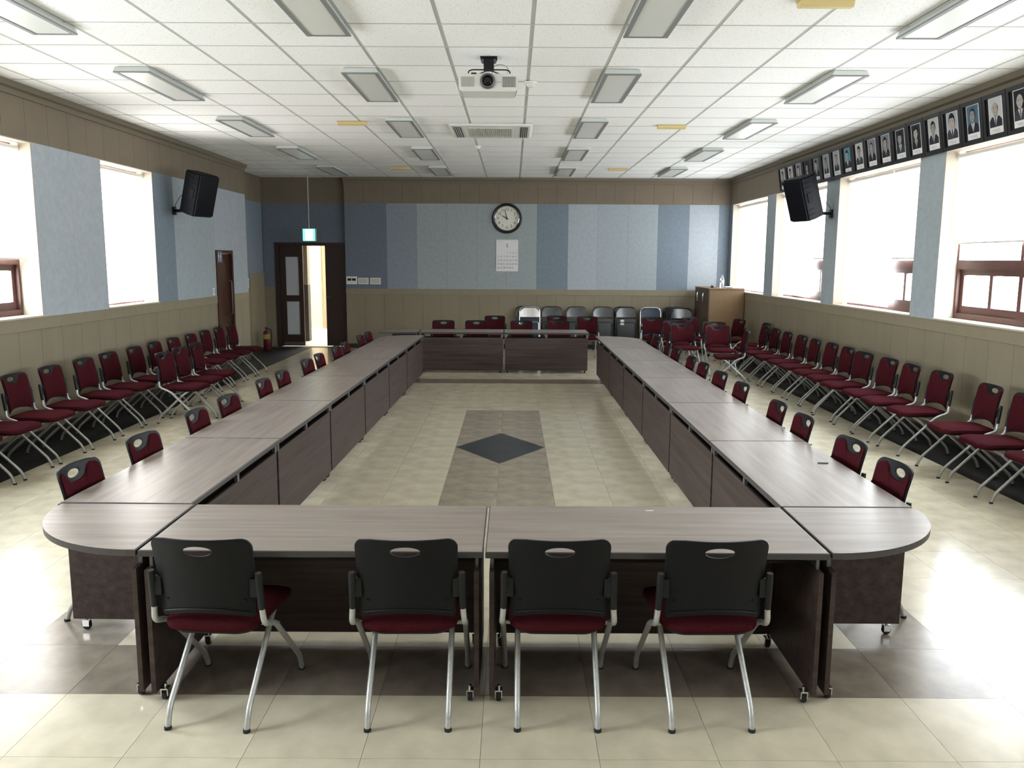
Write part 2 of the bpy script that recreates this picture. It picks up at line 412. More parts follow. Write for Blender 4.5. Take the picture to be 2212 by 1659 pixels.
def panel(parent, s, X, y0, y1, z0, z1, m, name, t=PT, gap=0.002):
    ob(name, box(X, X - s * t, y0 + gap, y1 - gap, z0, z1), m, parent)
def clip(y0, y1, cuts):
    segs = [(y0, y1)]
    for c0, c1 in cuts:
        new = []
        for a, b in segs:
            if c1 <= a or c0 >= b: new.append((a, b)); continue
            if c0 > a: new.append((a, c0))
            if c1 < b: new.append((c1, b))
        segs = new
    return [(a, b) for a, b in segs if b - a > 0.02]
for parent, s, X, y0, y_end, cuts in ((wl, -1, XL, 1.0, YLE, [(14.70, 15.58)]), (wr, 1, XR, 1.0, YB, [])):
    n = int(round((y_end - y0) / 0.43)); st = (y_end - y0) / n
    for i in range(n):
        a, b = y0 + i * st, y0 + (i + 1) * st
        for c, d in clip(a, b, cuts): panel(parent, s, X, c, d, 0.09, ZD - 0.13, 'beige', 'dado_panel')
        panel(parent, s, X, a, b, ZU, ZC - 0.13, 'beige_up', 'band_panel')
    for c, d in clip(YN, y_end, cuts):
        panel(parent, s, X, c, d, ZD - 0.128, ZD, 'beige_rail', 'dado_rail', t=0.02, gap=0)
    # near stretch behind the camera
    panel(parent, s, X, YN, 1.0, 0.09, ZD - 0.13, 'beige', 'dado_panel')
    panel(parent, s, X, YN, 1.0, ZU, ZC - 0.13, 'beige_up', 'band_panel')
# blue fabric panels on the pillars
def fabs(parent, s, X, lst):
    for y0, y1, m in lst: panel(parent, s, X, y0, y1, ZD, ZU, 'fab_' + m, 'fabric_panel', t=0.014, gap=0.001)
fabs(wl, -1, XL, [(YN, -1.42, 'l1'), (0.11, 1.62, 'l2'), (3.15, 4.66, 'l1'), (6.19, 7.70, 'l1'), (9.23, 9.99, 'l2'), (9.99, 10.74, 'l2'), (12.27, 12.98, 'm1'), (12.98, 13.7, 'l1'), (13.7, 14.70, 'l1'), (15.58, YLE, 'l2')])
panel(wl, -1, XL, 14.70, 15.58, 2.12, ZU, 'fab_l2', 'fabric_panel', t=0.014, gap=0.001)
fabs(wr, 1, XR, [(YN, -1.92, 'l1'), (0.53, 1.08, 'l1'), (3.53, 4.08, 'm1'), (6.53, 7.08, 'm1'), (9.53, 10.10, 'l1'), (12.56, 13.05, 'l1'), (15.55, 16.05, 'l1'), (18.56, YB, 'm1')])
def crown_prof(s, X): return [(X, ZC - 0.13), (X - s * 0.03, ZC - 0.13), (X - s * 0.035, ZC - 0.075), (X - s * 0.07, ZC - 0.06), (X - s * 0.085, ZC - 0.004), (X, ZC - 0.004)]
b_ = bmesh.new(); prism(b_, crown_prof(-1, XL), YN, YLE + 0.02, 'y'); struct('trim_1', b_, 'crown', 'dark cream crown moulding along the top of the left wall', 'moulding')
b_ = bmesh.new(); prism(b_, crown_prof(1, XR), YN, YB - 0.08, 'y'); struct('trim_2', b_, 'crown', 'dark cream crown moulding along the top of the right wall', 'moulding')
b_ = bmesh.new(); prism(b_, [(YB, ZC - 0.13), (YB - 0.03, ZC - 0.13), (YB - 0.035, ZC - 0.075), (YB - 0.07, ZC - 0.06), (YB - 0.085, ZC - 0.004), (YB, ZC - 0.004)], XME - 0.02, XR, 'x')
struct('trim_3', b_, 'crown', 'dark cream crown moulding above the clock wall', 'moulding')
struct('baseboard_left', box(XL, XL + 0.016, YN, 14.66, 0, 0.09), 'base', 'dark skirting board along the left wall', 'baseboard')
struct('baseboard_right', box(XR, XR - 0.016, YN, YB, 0, 0.09), 'base', 'dark skirting board along the right wall', 'baseboard')
struct('baseboard_back', box(XME, XR - 0.02, YB - 0.016, YB, 0, 0.09), 'base', 'dark skirting board below the clock wall', 'baseboard')

# back wall with clock
wb = struct('wall_back', box(XME, XR + WT, YB, YB + 0.25, 0, ZC + 0.1), 'wallcore', 'back wall with cream dado and grey blue fabric stripes behind the clock', 'wall')
bxs = [XME, -2.804, -2.135, -1.467, -0.799, -0.131, 0.537, 1.226, 1.884, 2.562, 3.22, 3.908, 4.566, XR]
bms = ['d1', 'm2', 'g1', 'g1', 'g1', 'g1', 'm1', 'l2', 'l1', 'l1', 'm1', 'l2', 'm1']
for a, b, m in zip(bxs, bxs[1:], bms):
    ob('fabric_panel', box(a + 0.0015, b - 0.0015, YB, YB - 0.014, ZD, ZU), 'fab_' + m, wb)
n = 20; st = (XR - XME) / n
for i in range(n):
    a, b = XME + i * st, XME + (i + 1) * st
    ob('dado_panel', box(a + 0.002, b - 0.002, YB, YB - PT, 0.09, ZD - 0.13), 'beige', wb)
    ob('band_panel', box(a + 0.002, b - 0.002, YB, YB - PT, ZU, ZC - 0.13), 'beige_up', wb)
ob('dado_rail', box(XME, XR, YB, YB - 0.02, ZD - 0.128, ZD), 'beige_rail', wb)
# wall behind the camera
struct('wall_near', box(XL - WT, XR + WT, YN - 0.2, YN, 0, ZC + 0.1), 'plaster', 'plain wall closing the room behind the viewpoint', 'wall')

# alcove with the corridor door
wa = struct('wall_alcove', box(XA - 0.2, XA, YLE - 0.05, YD, 0, ZC + 0.1), 'wallcore', 'dark blue recessed side wall of the doorway alcove', 'wall')
ob('dado_panel', box(XA, XA + PT, YLE, 17.15, 0.0, ZD), 'beige', wa)
ob('dado_panel', box(XA, XA + PT, 17.154, 17.9, 0.0, ZD), 'beige', wa)
ob('dado_panel', box(XA, XA + 0.02, 17.9, YD, 0.0, 1.66), 'beige', wa)
ob('band_panel', box(XA, XA + PT, YLE, YD, ZU, ZC), 'beige_up', wa)
ob('fabric_panel', box(XA, XA + 0.01, YLE, 17.9, ZD, ZU), 'fab_m1', wa)
ob('fabric_panel', box(XA, XA + 0.01, 17.902, YD, 1.66, ZU), 'fab_m1', wa)
struct('wall_return', box(XA - 0.2, XL - WT + 0.001, YLE - 0.06, YLE, 0, ZC + 0.1), 'beige', 'short return of the left wall at the alcove', 'wall')
struct('wall_left_end', box(XL - WT, XL, YLE, YLE + 0.012, 0, ZC), 'beige', 'end face of the left wall beside the alcove', 'wall')
DX0, DX1, DZ = -5.25, -3.80, 2.27
b_ = bmesh.new(); bx(b_, XA - 0.2, DX0, YD, YD + 0.15, 0, ZC + 0.1); bx(b_, DX1, XME + 0.3, YD, YD + 0.15, 0, ZC + 0.1); bx(b_, DX0, DX1, YD, YD + 0.15, DZ, ZC + 0.1)
wd = struct('wall_door', b_, 'wallcore', 'dark blue wall above and around the corridor doorway', 'wall')
ob('dado_panel', box(XA + 0.02, DX0 - 0.09, YD, YD - PT, 0, ZD + 0.03), 'beige', wd)
ob('fabric_panel', box(XA + 0.02, DX0 - 0.09, YD, YD - PT, ZD + 0.03, ZU), 'fab_d1', wd)
ob('fabric_panel', box(DX0 - 0.09, XME, YD, YD - PT, DZ + 0.07, ZU), 'fab_d1', wd)
ob('band_panel', box(XA, XME, YD, YD - PT, ZU, ZC), 'beige_up', wd)
# corridor door: fixed glazed leaf, open gap, dark leaf
d1 = thing('door_1', 'dark brown double door to the bright corridor, one glazed leaf, middle open', 'door', ((DX0 + DX1) / 2, YD, 0), kind='structure')
ox = (DX0 + DX1) / 2
b_ = bmesh.new(); bx(b_, DX0 - 0.09 - ox, DX0 - ox, -0.03, 0.10, 0, DZ + 0.07); bx(b_, DX1 - ox, DX1 + 0.06 - ox, -0.03, 0.10, 0, DZ + 0.07); bx(b_, DX0 - ox, DX1 - ox, -0.03, 0.10, DZ, DZ + 0.07)
ob('door_frame', b_, 'doordark', d1)
def glazed_leaf(x0, x1):
    b = bmesh.new(); st = 0.13
    bx(b, x0, x0 + st, 0.02, 0.06, 0.015, DZ); bx(b, x1 - st * 0.75, x1, 0.02, 0.06, 0.015, DZ)
    for z0, z1 in ((0.015, 0.27), (1.02, 1.16), (2.02, DZ)): bx(b, x0 + st, x1 - st * 0.75, 0.02, 0.06, z0, z1)
    o = ob('door_leaf', b, 'doordark', d1)
    ob('pane', box(x0 + st, x1 - st * 0.75, 0.035, 0.042, 0.27, 1.02), 'frost', o)
    ob('pane', box(x0 + st, x1 - st * 0.75, 0.035, 0.042, 1.16, 2.02), 'frost', o)
    ob('kick_plate', box(x0 + 0.04, x1 - 0.02, 0.012, 0.02, 0.04, 0.10), 'steel', o)
glazed_leaf(-5.249 - ox, -4.73 - ox)
dl = ob('door_leaf', box(-4.225 - ox, -3.801 - ox, 0.02, 0.06, 0.015, DZ, 0.004), 'doordark', d1)
b_ = bmesh.new(); tube(b_, fillet([(-4.19 - ox, 0.02, 1.12), (-4.19 - ox, -0.05, 1.12), (-4.10 - ox, -0.05, 1.12)], 0.015, 4), 0.011, 8)
ob('door_handle', smooth_mesh(b_), 'steel', dl)
# corridor beyond
cf = struct('floor_corridor', box(-7.3, -2.5, YD + 0.02, 24.0, -0.15, -0.001), 'white', 'pale glossy floor of the corridor beyond the doorway', 'floor')
b_ = bmesh.new(); bx(b_, -7.2, -4.93, 20.2, 20.45, 0, 1.36); struct('wall_corridor_dado', b_, 'corr_dark', 'dark brown dado of the corridor pier seen through the doorway', 'wall')
b_ = bmesh.new(); bx(b_, -7.2, -4.93, 20.2, 20.45, 1.36, 3.3); struct('wall_corridor_pier', b_, 'corr_grey', 'grey cream corridor pier seen left in the doorway', 'wall')
cw = struct('wall_corridor', box(-7.2, -2.6, 24.0, 24.2, 0, 3.3), 'corr_wall', 'bright cream corridor end wall beyond the doorway', 'wall')
ob('dado_panel', box(-5.25, -2.6, 23.985, 24.0, 0.32, 1.62), 'corr_dado', cw)
ob('skirting', box(-5.25, -2.6, 23.98, 24.0, 0.0, 0.32), 'offwhite', cw)
ob('door_trim', box(-5.42, -5.22, 23.95, 24.0, 0.0, 2.65), 'corr_dado', cw)
b_ = bmesh.new(); bx(b_, -7.3, XA - 0.2, YD + 0.02, YD + 0.15, 0, 3.4); bx(b_, XME + 0.3, -2.5, YD + 0.02, YD + 0.15, 0, 3.4); struct('wall_corridor_near', b_, 'corr_wall', 'hidden corridor walls flanking the doorway wall', 'wall')
struct('wall_corridor_left', box(-7.3, -7.2, YD, 24.2, 0, 3.4), 'corr_wall', 'cream corridor wall at the hidden left end of the corridor', 'wall')
struct('wall_corridor_side', box(-2.6, -2.5, YD, 24.2, 0, 3.3), 'corr_wall', 'cream corridor side wall beyond the doorway', 'wall')
struct('ceiling_corridor', box(-7.3, -2.5, YD + 0.15, 24.2, 3.3, 3.4), 'corr_wall', 'corridor ceiling beyond the doorway', 'ceiling')
cl = bpy.data.lights.new('corridor_fill', 'AREA'); cl.shape = 'RECTANGLE'; cl.size = 1.6; cl.size_y = 2.2; cl.energy = 100; cl.color = (1.0, 0.97, 0.92)  # area lamp added to brighten the corridor, no fixture there
clo = bpy.data.objects.new('corridor_fill', cl); COL.objects.link(clo); clo.location = (-3.9, 22.6, 3.28)

# door to the washroom on the left wall
d2 = thing('door_2', 'narrow reddish brown door with a blue washroom sign on the left wall', 'door', (XL, 15.14, 0), kind='structure')
b_ = bmesh.new(); bx(b_, -0.10, 0.03, -0.44, -0.38, 0, 2.12); bx(b_, -0.10, 0.03, 0.38, 0.44, 0, 2.12); bx(b_, -0.10, 0.03, -0.38, 0.38, 2.06, 2.12)
ob('door_frame', b_, 'doorwood', d2)
lf = ob('door_leaf', box(-0.07, -0.03, -0.378, 0.378, 0.01, 2.055), 'doorwood', d2)
ob('door_moulding', box(-0.03, -0.022, -0.27, 0.27, 0.25, 0.95), 'doorwood', lf); ob('door_moulding', box(-0.03, -0.022, -0.27, 0.27, 1.10, 1.90), 'doorwood', lf)
b_ = bmesh.new(); tube(b_, [(0.0, 0.30, 0.95), (0.03, 0.30, 0.98), (0.03, 0.30, 1.55), (0.0, 0.30, 1.58)], 0.012, 8); ob('door_handle', smooth_mesh(b_), 'steel', lf)
sg = tag(ob('washroom_sign', box(XL + 0.03, XL + 0.038, 14.72, 14.98, 1.90, 2.10), 'blue_sign'), 'small blue washroom sign with two white figures on the brown door', 'sign')
b_ = bmesh.new()
for yy in (14.80, 14.90):
    lathe(b_, [(0.0, 0.0), (0.014, 0.0), (0.014, 0.001), (0.0, 0.001)], 10, (XL + 0.038, yy, 2.06), 'x')
    prism(b_, [(yy - 0.022, 2.038), (yy + 0.022, 2.038), (yy + 0.016, 1.98), (yy + 0.010, 1.98), (yy + 0.010, 1.925), (yy - 0.010, 1.925), (yy - 0.010, 1.98), (yy - 0.016, 1.98)], XL + 0.038, XL + 0.039, 'x')
ob('pictogram', b_, 'paper', sg)

# ================================================================== WINDOWS
def build_window(i, s, X, y0, y1, label):
    t = thing('window_%d' % i, label, 'window', (X, (y0 + y1) / 2, ZD), kind='structure')
    hw = (y1 - y0) / 2; H = ZU - ZD
    def B(d0, d1, a, b, z0, z1, bev=0): return box(s * d0, s * d1, a, b, z0, z1, bev)
    # reveals and sill
    ob('reveal_board', B(-0.013, 0.22, -hw, -hw + 0.012, 0, H), 'reveal', t); ob('reveal_board', B(-0.013, 0.22, hw - 0.012, hw, 0, H), 'reveal', t)
    ob('reveal_board', B(-0.011, 0.22, -hw, hw, H - 0.012, H), 'reveal', t)
    ob('window_sill', B(-0.03, 0.22, -hw, hw, 0, 0.02, 0.003), 'reveal', t)
    d0, d1 = 0.20, 0.27; zt = 0.62
    bm = bmesh.new()
    def A(a, b, z0, z1, e0=d0, e1=d1): bx(bm, min(s * e0, s * e1), max(s * e0, s * e1), a, b, z0, z1)
    A(-hw, -hw + 0.05, 0.02, H); A(hw - 0.05, hw, 0.02, H); A(-hw + 0.05, hw - 0.05, 0.02, 0.08); A(-hw + 0.05, hw - 0.05, H - 0.06, H); A(-hw + 0.05, hw - 0.05, zt - 0.05, zt + 0.05)
    A(-0.025, 0.025, zt + 0.05, H - 0.06)
    ob('window_frame', bm, 'frame_brown', t)
    for a, b in ((-hw + 0.05, -0.025), (0.025, hw - 0.05)):
        ob('pane', B(0.232, 0.238, a, b, zt + 0.05, H - 0.06), 'glass', t)
    # lower sliding sashes
    q = 0.03
    for a, b, e in ((-hw + 0.05, 0.03, 0.205), (-0.03, hw - 0.05, 0.24)):
        sm = bmesh.new(); w_ = 0.065
        for aa, bb, z0, z1 in ((a, a + w_, 0.08, zt - 0.05), (b - w_, b, 0.08, zt - 0.05), (a + w_, b - w_, 0.08, 0.08 + w_ + 0.02), (a + w_, b - w_, zt - 0.05 - w_, zt - 0.05)):
            bx(sm, min(s * e, s * (e + q)), max(s * e, s * (e + q)), aa, bb, z0, z1)
        mid = (a + b) / 2; bx(sm, min(s * e, s * (e + q)), max(s * e, s * (e + q)), mid - 0.03, mid + 0.03, 0.165, zt - 0.115)
        so = ob('sash', sm, 'frame_brown', t)
        ob('pane', B(e + 0.012, e + 0.018, a + w_, mid - 0.03, 0.165, zt - 0.115), 'glass', so); ob('pane', B(e + 0.012, e + 0.018, mid + 0.03, b - w_, 0.165, zt - 0.115), 'glass', so)
    return t
for i, (a, b) in enumerate(LWIN): build_window(i + 1, -1, XL, a, b, ['rearmost left wall window behind the viewpoint', 'window nearest behind the viewpoint in the left wall', 'left wall window beside the viewpoint', 'left wall window cut by the left edge of the picture', 'narrow left wall window beside the hanging speaker'][i])
for i, (a, b) in enumerate(RWIN): build_window(i + 6, 1, XR, a, b, ['rearmost right wall window behind the viewpoint', 'window nearest behind the viewpoint in the right wall', 'right wall window beside the viewpoint', 'right wall window cut by the right edge of the picture', 'second right wall window from the right edge with one brown sash bare', 'right wall window behind the hanging speaker', 'farthest right wall window above the wooden cabinet'][i])

def blind(s, X, y0, y1, zb, label, skew=0.0, wave=0.0, group='white roller blinds'):
    t = thing('roller_blind', label, 'blind', (X + s * 0.13, (y0 + y1) / 2, 0), group=group)
    hw = (y1 - y0) / 2 - 0.006; zt = ZU - 0.07
    bm = bmesh.new(); lathe(bm, [(0.028, -hw), (0.028, hw)], 14, (0, 0, zt), 'y'); ob('roller_tube', smooth_mesh(bm), 'white', t)
    N = 14; R = 16; bm = bmesh.new(); g = []
    for r in range(R + 1):
        f = r / R; row = []
        for k in range(N + 1):
            u = k / N; zb_ = zb + skew * (u - 0.5)
            z = zt + (zb_ - zt) * f
            x = s * 0.026 - s * wave * f * f * math.sin(u * PI * 2.3 + 0.6)
            y = -hw + 2 * hw * u
            row.append((x, y, z))
        g.append(row)
    fr = [[bm.verts.new(p) for p in row] for row in g]; bk = [[bm.verts.new((p[0] + s * 0.0015, p[1], p[2])) for p in row] for row in g]
    for r in range(R):
        for k in range(N):
            bm.faces.new((fr[r][k], fr[r][k + 1], fr[r + 1][k + 1], fr[r + 1][k])); bm.faces.new((bk[r][k], bk[r + 1][k], bk[r + 1][k + 1], bk[r][k + 1]))
    for k in range(N):
        bm.faces.new((fr[R][k], fr[R][k + 1], bk[R][k + 1], bk[R][k])); bm.faces.new((fr[0][k], bk[0][k], bk[0][k + 1], fr[0][k + 1]))
    for r in range(R):
        bm.faces.new((fr[r][0], fr[r + 1][0], bk[r + 1][0], bk[r][0])); bm.faces.new((fr[r][N], bk[r][N], bk[r + 1][N], fr[r + 1][N]))
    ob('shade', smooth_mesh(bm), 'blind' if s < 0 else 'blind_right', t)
    if not wave:
        ob('hem_bar', box(s * 0.02, s * 0.034, -hw, hw, zb - 0.018, zb + 0.002), 'white', t)
    bm = bmesh.new(); tube(bm, [(0, hw - 0.01, zt - 0.03), (-s * 0.01, hw - 0.008, zt - 0.6), (-s * 0.012, hw - 0.006, zb + 0.12), (-s * 0.02, hw - 0.012, zb + 0.07), (-s * 0.02, hw - 0.02, zb + 0.12), (-s * 0.02, hw - 0.02, zt - 0.6), (0, hw - 0.02, zt - 0.03)], 0.003, 6)
    ob('pull_cord', bm, 'white', t)
    return t
BL = [(-1, XL, -1.40, 0.09, 1.37, 'fully lowered white blind on the rearmost left window', 0, 0), (1, XR, -1.90, 0.51, 1.37, 'fully lowered white blind on the rearmost right window', 0, 0),
      (-1, XL, 1.64, 3.13, 3.02, 'white roller blind rolled up on the left wall window behind the viewpoint', 0, 0),
      (-1, XL, 4.68, 6.17, 3.02, 'white roller blind rolled up on the left window beside the viewpoint', 0, 0),
      (-1, XL, 7.72, 9.21, 1.97, 'glowing white roller blind lowered halfway over the window at the left edge', 0, 0),
      (-1, XL, 10.76, 12.25, 1.37, 'glowing white roller blind fully lowered and curling, left wall beside the speaker', 0, 0.02),
      (1, XR, 1.10, 3.51, 1.37, 'white roller blind lowered on the right wall window behind the viewpoint', 0, 0),
      (1, XR, 4.10, 6.51, 1.37, 'white roller blind lowered over the right window beside the viewpoint', 0, 0),
      (1, XR, 7.10, 9.51, 2.19, 'white roller blind lowered halfway over the window at the right edge', 0, 0),
      (1, XR, 10.12, 11.05, 2.03, 'white roller blind lowered halfway above the bare brown sash, second window from the right edge', 0, 0),
      (1, XR, 11.06, 12.54, 1.38, 'white roller blind fully lowered beside the bare brown sash, second window from the right edge', 0, 0.012),
      (1, XR, 13.07, 13.95, 2.03, 'short white roller blind half lowered behind the hanging right speaker', 0, 0),
      (1, XR, 13.96, 15.53, 1.38, 'long white roller blind billowing to the sill behind the hanging right speaker', 0, 0.03),
      (1, XR, 16.07, 18.54, 1.37, 'white roller blind fully lowered over the farthest right window above the cabinet', 0, 0.01)]
for s, X, a, b, zb, lab, sk, wv in BL: blind(s, X, a, b, zb, lab, sk, wv)
# portals guide sampling of the sky through the bare panes
for s, X, wins in ((-1, XL, LWIN), (1, XR, RWIN)):
    for a, b in wins:
        pl = bpy.data.lights.new('window_portal', 'AREA'); pl.shape = 'RECTANGLE'; pl.size = ZU - ZD; pl.size_y = b - a
        pl.cycles.is_portal = True
        po = bpy.data.objects.new('window_portal', pl); COL.objects.link(po); po.location = (X + s * 0.29, (a + b) / 2, (ZU + ZD) / 2)
        po.rotation_euler = (0, -PI / 2 * -s, 0)

# ================================================================== DESKS
DT, DPT = 0.72, 0.69          # top surface, underside
def quarter(R, n=18): return [(R * math.cos(PI / 2 * k / n), R * math.sin(PI / 2 * k / n)) for k in range(n + 1)]
def slab_mesh(pts, z0, z1, topmat, edgemat):
    """table top from an outline: top face one material, rounded edge another"""
    bm = bmesh.new(); prism(bm, pts, z0, z1)
    es = [e for e in bm.edges if abs(e.verts[0].co.z - e.verts[1].co.z) < 1e-6]
    bmesh.ops.bevel(bm, geom=es, offset=0.005, segments=2, affect='EDGES', profile=0.5)
    me = mesh(bm, 'tabletop'); me.materials.append(M[topmat]); me.materials.append(M[edgemat])
    for p in me.polygons: p.material_index = 0 if p.normal.z > 0.95 else 1
    return me
def caster_mesh():
    bm = bmesh.new(); lathe(bm, [(0.0, -0.011), (0.02, -0.011), (0.024, -0.007), (0.024, 0.007), (0.02, 0.011), (0.0, 0.011)], 14, (0, 0, 0.024), 'x')
    return smooth_mesh(bm, 'caster_wheel')
def fork_mesh():
    bm = bmesh.new(); bx(bm, -0.016, -0.012, -0.016, 0.018, 0.02, 0.055); bx(bm, 0.012, 0.016, -0.016, 0.018, 0.02, 0.055); bx(bm, -0.016, 0.016, -0.018, 0.02, 0.05, 0.056); lathe(bm, [(0.008, 0.0), (0.008, 0.02)], 8, (0, 0, 0.055))
    return mesh(bm, 'caster')
CW, CF = caster_mesh(), fork_mesh()
def caster(parent, x, y):
    c = ob('caster', CF, 'chrome', parent, (x, y, 0)); ob('wheel', CW, 'rubber', c)
LEGM = {}
def leg_panel(parent, x0, x1, y0, y1, gp=0.05):
    p = ob('leg_panel', box(x0, x1, y0, y1, gp, 0.625, 0.002), 'panel', parent)
    ob('support_bracket', box(x0 + 0.004, x1 - 0.004, y0 + 0.05, y1 - 0.08, 0.625, DPT), 'steel', p)
def desk(label, loc, rz, L, D, group, roundcorner=0.0, topmat='top', mirror=False):
    """local x along the length, y=0 user side, y=D inner side with the modesty panel"""
    t = thing('conference_desk', label, 'desk', loc, rz, group)
    g = 0.003; gp = 0.05 if abs(rz) < 0.1 else 0.075
    if roundcorner:
        R = roundcorner; q = quarter(R)
        if mirror:
            pts = [(g, D)] + [(g + R - a, R - b) for a, b in q] + [(L - g, 0), (L - g, D)]
        else:
            pts = [(g, 0)] + [(L - g - R + a, R - b) for a, b in q[::-1]] + [(L - g, D), (g, D)]
    else: pts = [(g, 0), (L - g, 0), (L - g, D), (g, D)]
    tp = ob('tabletop', slab_mesh(pts, DPT, DT, topmat, 'edge'), None, t)
    l0 = (0.02, 0.042); l1 = (L - 0.042, L - 0.02); f0 = f1 = 0.012
    if roundcorner:
        if mirror: l0 = (roundcorner * 0.55, roundcorner * 0.55 + 0.022); f0 = 0.1
        else: l1 = (L - roundcorner * 0.55 - 0.022, L - roundcorner * 0.55); f1 = 0.1
    leg_panel(t, *l0, f0, D - 0.05, gp); leg_panel(t, *l1, f1, D - 0.05, gp)
    ob('modesty_panel', box(0.02 if not (mirror and roundcorner) else 0.03, L - 0.02, D - 0.048, D - 0.03, gp, 0.625, 0.002), 'panel', t)
    ob('under_shelf', box(l0[1], l1[0], 0.22, D - 0.05, 0.595, 0.607), 'inner', t)
    for x in (0.03, L / 2, L - 0.03):
        ob('panel_bracket', box(x - 0.018, x + 0.018, D - 0.05, D - 0.03, 0.625, DPT), 'steel', t)
    for x in (l0[1] + 0.02, l1[0] - 0.02):
        for y in (0.06, D - 0.09): caster(t, x, y)
    return t
FD = 0.69
G = 'brown laminate desks of the meeting ring'
desk('brown laminate desk in the front row, left of the middle seam', (-1.62, 3.46, 0), 0, 1.50, FD, G)
desk('brown laminate desk in the front row, right of the middle seam', (-0.115, 3.46, 0), 0, 1.50, FD, G)
desk('far brown laminate desk below the calendar, left half of the back row', (-1.64, 15.22, 0), 0, 1.49, FD, G)
desk('far brown laminate desk below the stacked chairs, right half of the back row', (-0.145, 15.22, 0), 0, 1.49, FD, G)
for o in COL.objects:
    if o.name.startswith('conference_desk') and o.location.y > 15: o.rotation_euler = (0, 0, PI); o.location.x += 1.49
DL = 1.59
for i in range(5):      # right column, users sit on its right side
    o = desk('%s brown desk from the camera in the right column' % ORD[i], (2.07, 4.16 + i * DL, 0), PI / 2, DL, 0.68, G)
desk('round cornered desk ending the far right column beside the dark chairs', (2.07, 4.16 + 5 * DL, 0), PI / 2, 1.82, 0.68, G, 0.6)
sk = 0.0186; ang = math.atan(sk)
for i in range(5):      # left column, slightly skewed
    y = 4.16 + i * DL
    desk('%s brown desk from the camera in the left column' % ORD[i], (-2.335 + sk * (y + DL - 4.16), y + DL + 0.012, 0), -PI / 2 - ang, DL, 0.68, G)
y = 4.16 + 5 * DL
desk('round cornered desk ending the far left column near the doorway', (-2.335 + sk * (y + 1.82 - 4.16), y + 1.834, 0), -PI / 2 - ang, 1.82, 0.68, G, 0.5, mirror=True)
def corner_desk(label, loc, rz, mirror=False):
    t = thing('corner_desk', label, 'desk', loc, rz, 'quarter round corner desks')
    R = 0.685; s = -1 if mirror else 1
    pts = [(0.003 * s, -0.003)] + [(s * (0.003 + a), -0.003 - b) for a, b in quarter(R, 24)]
    if not mirror: pts = pts[::-1]
    ob('tabletop', slab_mesh(pts, DPT, DT, 'top_y' if False else 'top', 'edge'), None, t)
    p = ob('leg_panel', box(s * 0.014, s * 0.036, -R + 0.02, -0.06, 0.05, 0.625, 0.002), 'panel', t)
    ob('support_bracket', box(s * 0.016, s * 0.034, -R + 0.09, -0.12, 0.625, DPT), 'steel', p)
    ob('apron', box(s * 0.036, s * 0.45, -0.05, -0.03, 0.60, DPT), 'inner', t)
    caster(t, s * 0.055, -R + 0.09); caster(t, s * 0.055, -0.12)
    return t
corner_desk('quarter round desk at the front left corner of the ring', (-1.628, 4.155, 0), 0, True)
corner_desk('quarter round desk at the front right corner of the ring', (1.392, 4.155, 0), 0)
corner_desk('quarter round desk at the far left end of the back row', (-1.65, 14.53, 0), PI, False)

# ================================================================== MEETING CHAIR
def rrect(w0, w1, z0, z1, rb, rt, arch=0.0, n=6):
    """rounded trapezoid outline, counter clockwise, w0 bottom half width, w1 top half width"""
    out = []
    K = 12
    for k in range(K + 1):
        u = -1 + 2 * k / K; x = (w0 - rb) * u
        out.append((x, z0 + arch * (1 - (x / w0) ** 2)))
    for k in range(1, n + 1):
        a = -PI / 2 + PI / 2 * k / n; out.append((w0 - rb + rb * math.cos(a), z0 + rb + rb * math.sin(a)))
    for k in range(1, 8):
        t = k / 8; out.append((w0 + (w1 - w0) * t, z0 + rb + (z1 - rt - z0 - rb) * t))
    for k in range(0, n + 1):
        a = PI / 2 * k / n; out.append((w1 - rt + rt * math.cos(a), z1 - rt + rt * math.sin(a)))
    for k in range(1, K): out.append(((w1 - rt) * (1 - 2 * k / K), z1))
    left = [(-x, z) for x, z in out[::-1] if x > (w0 - rb) + 1e-6]
    return out + [p for p in left if p not in out]
def back_y(x, z): return -0.232 - (z - 0.47) * 0.165 + 0.046 * (x / 0.21) ** 2 + 0.012 * math.sin(PI * min(1, max(0, (z - 0.47) / 0.37)))
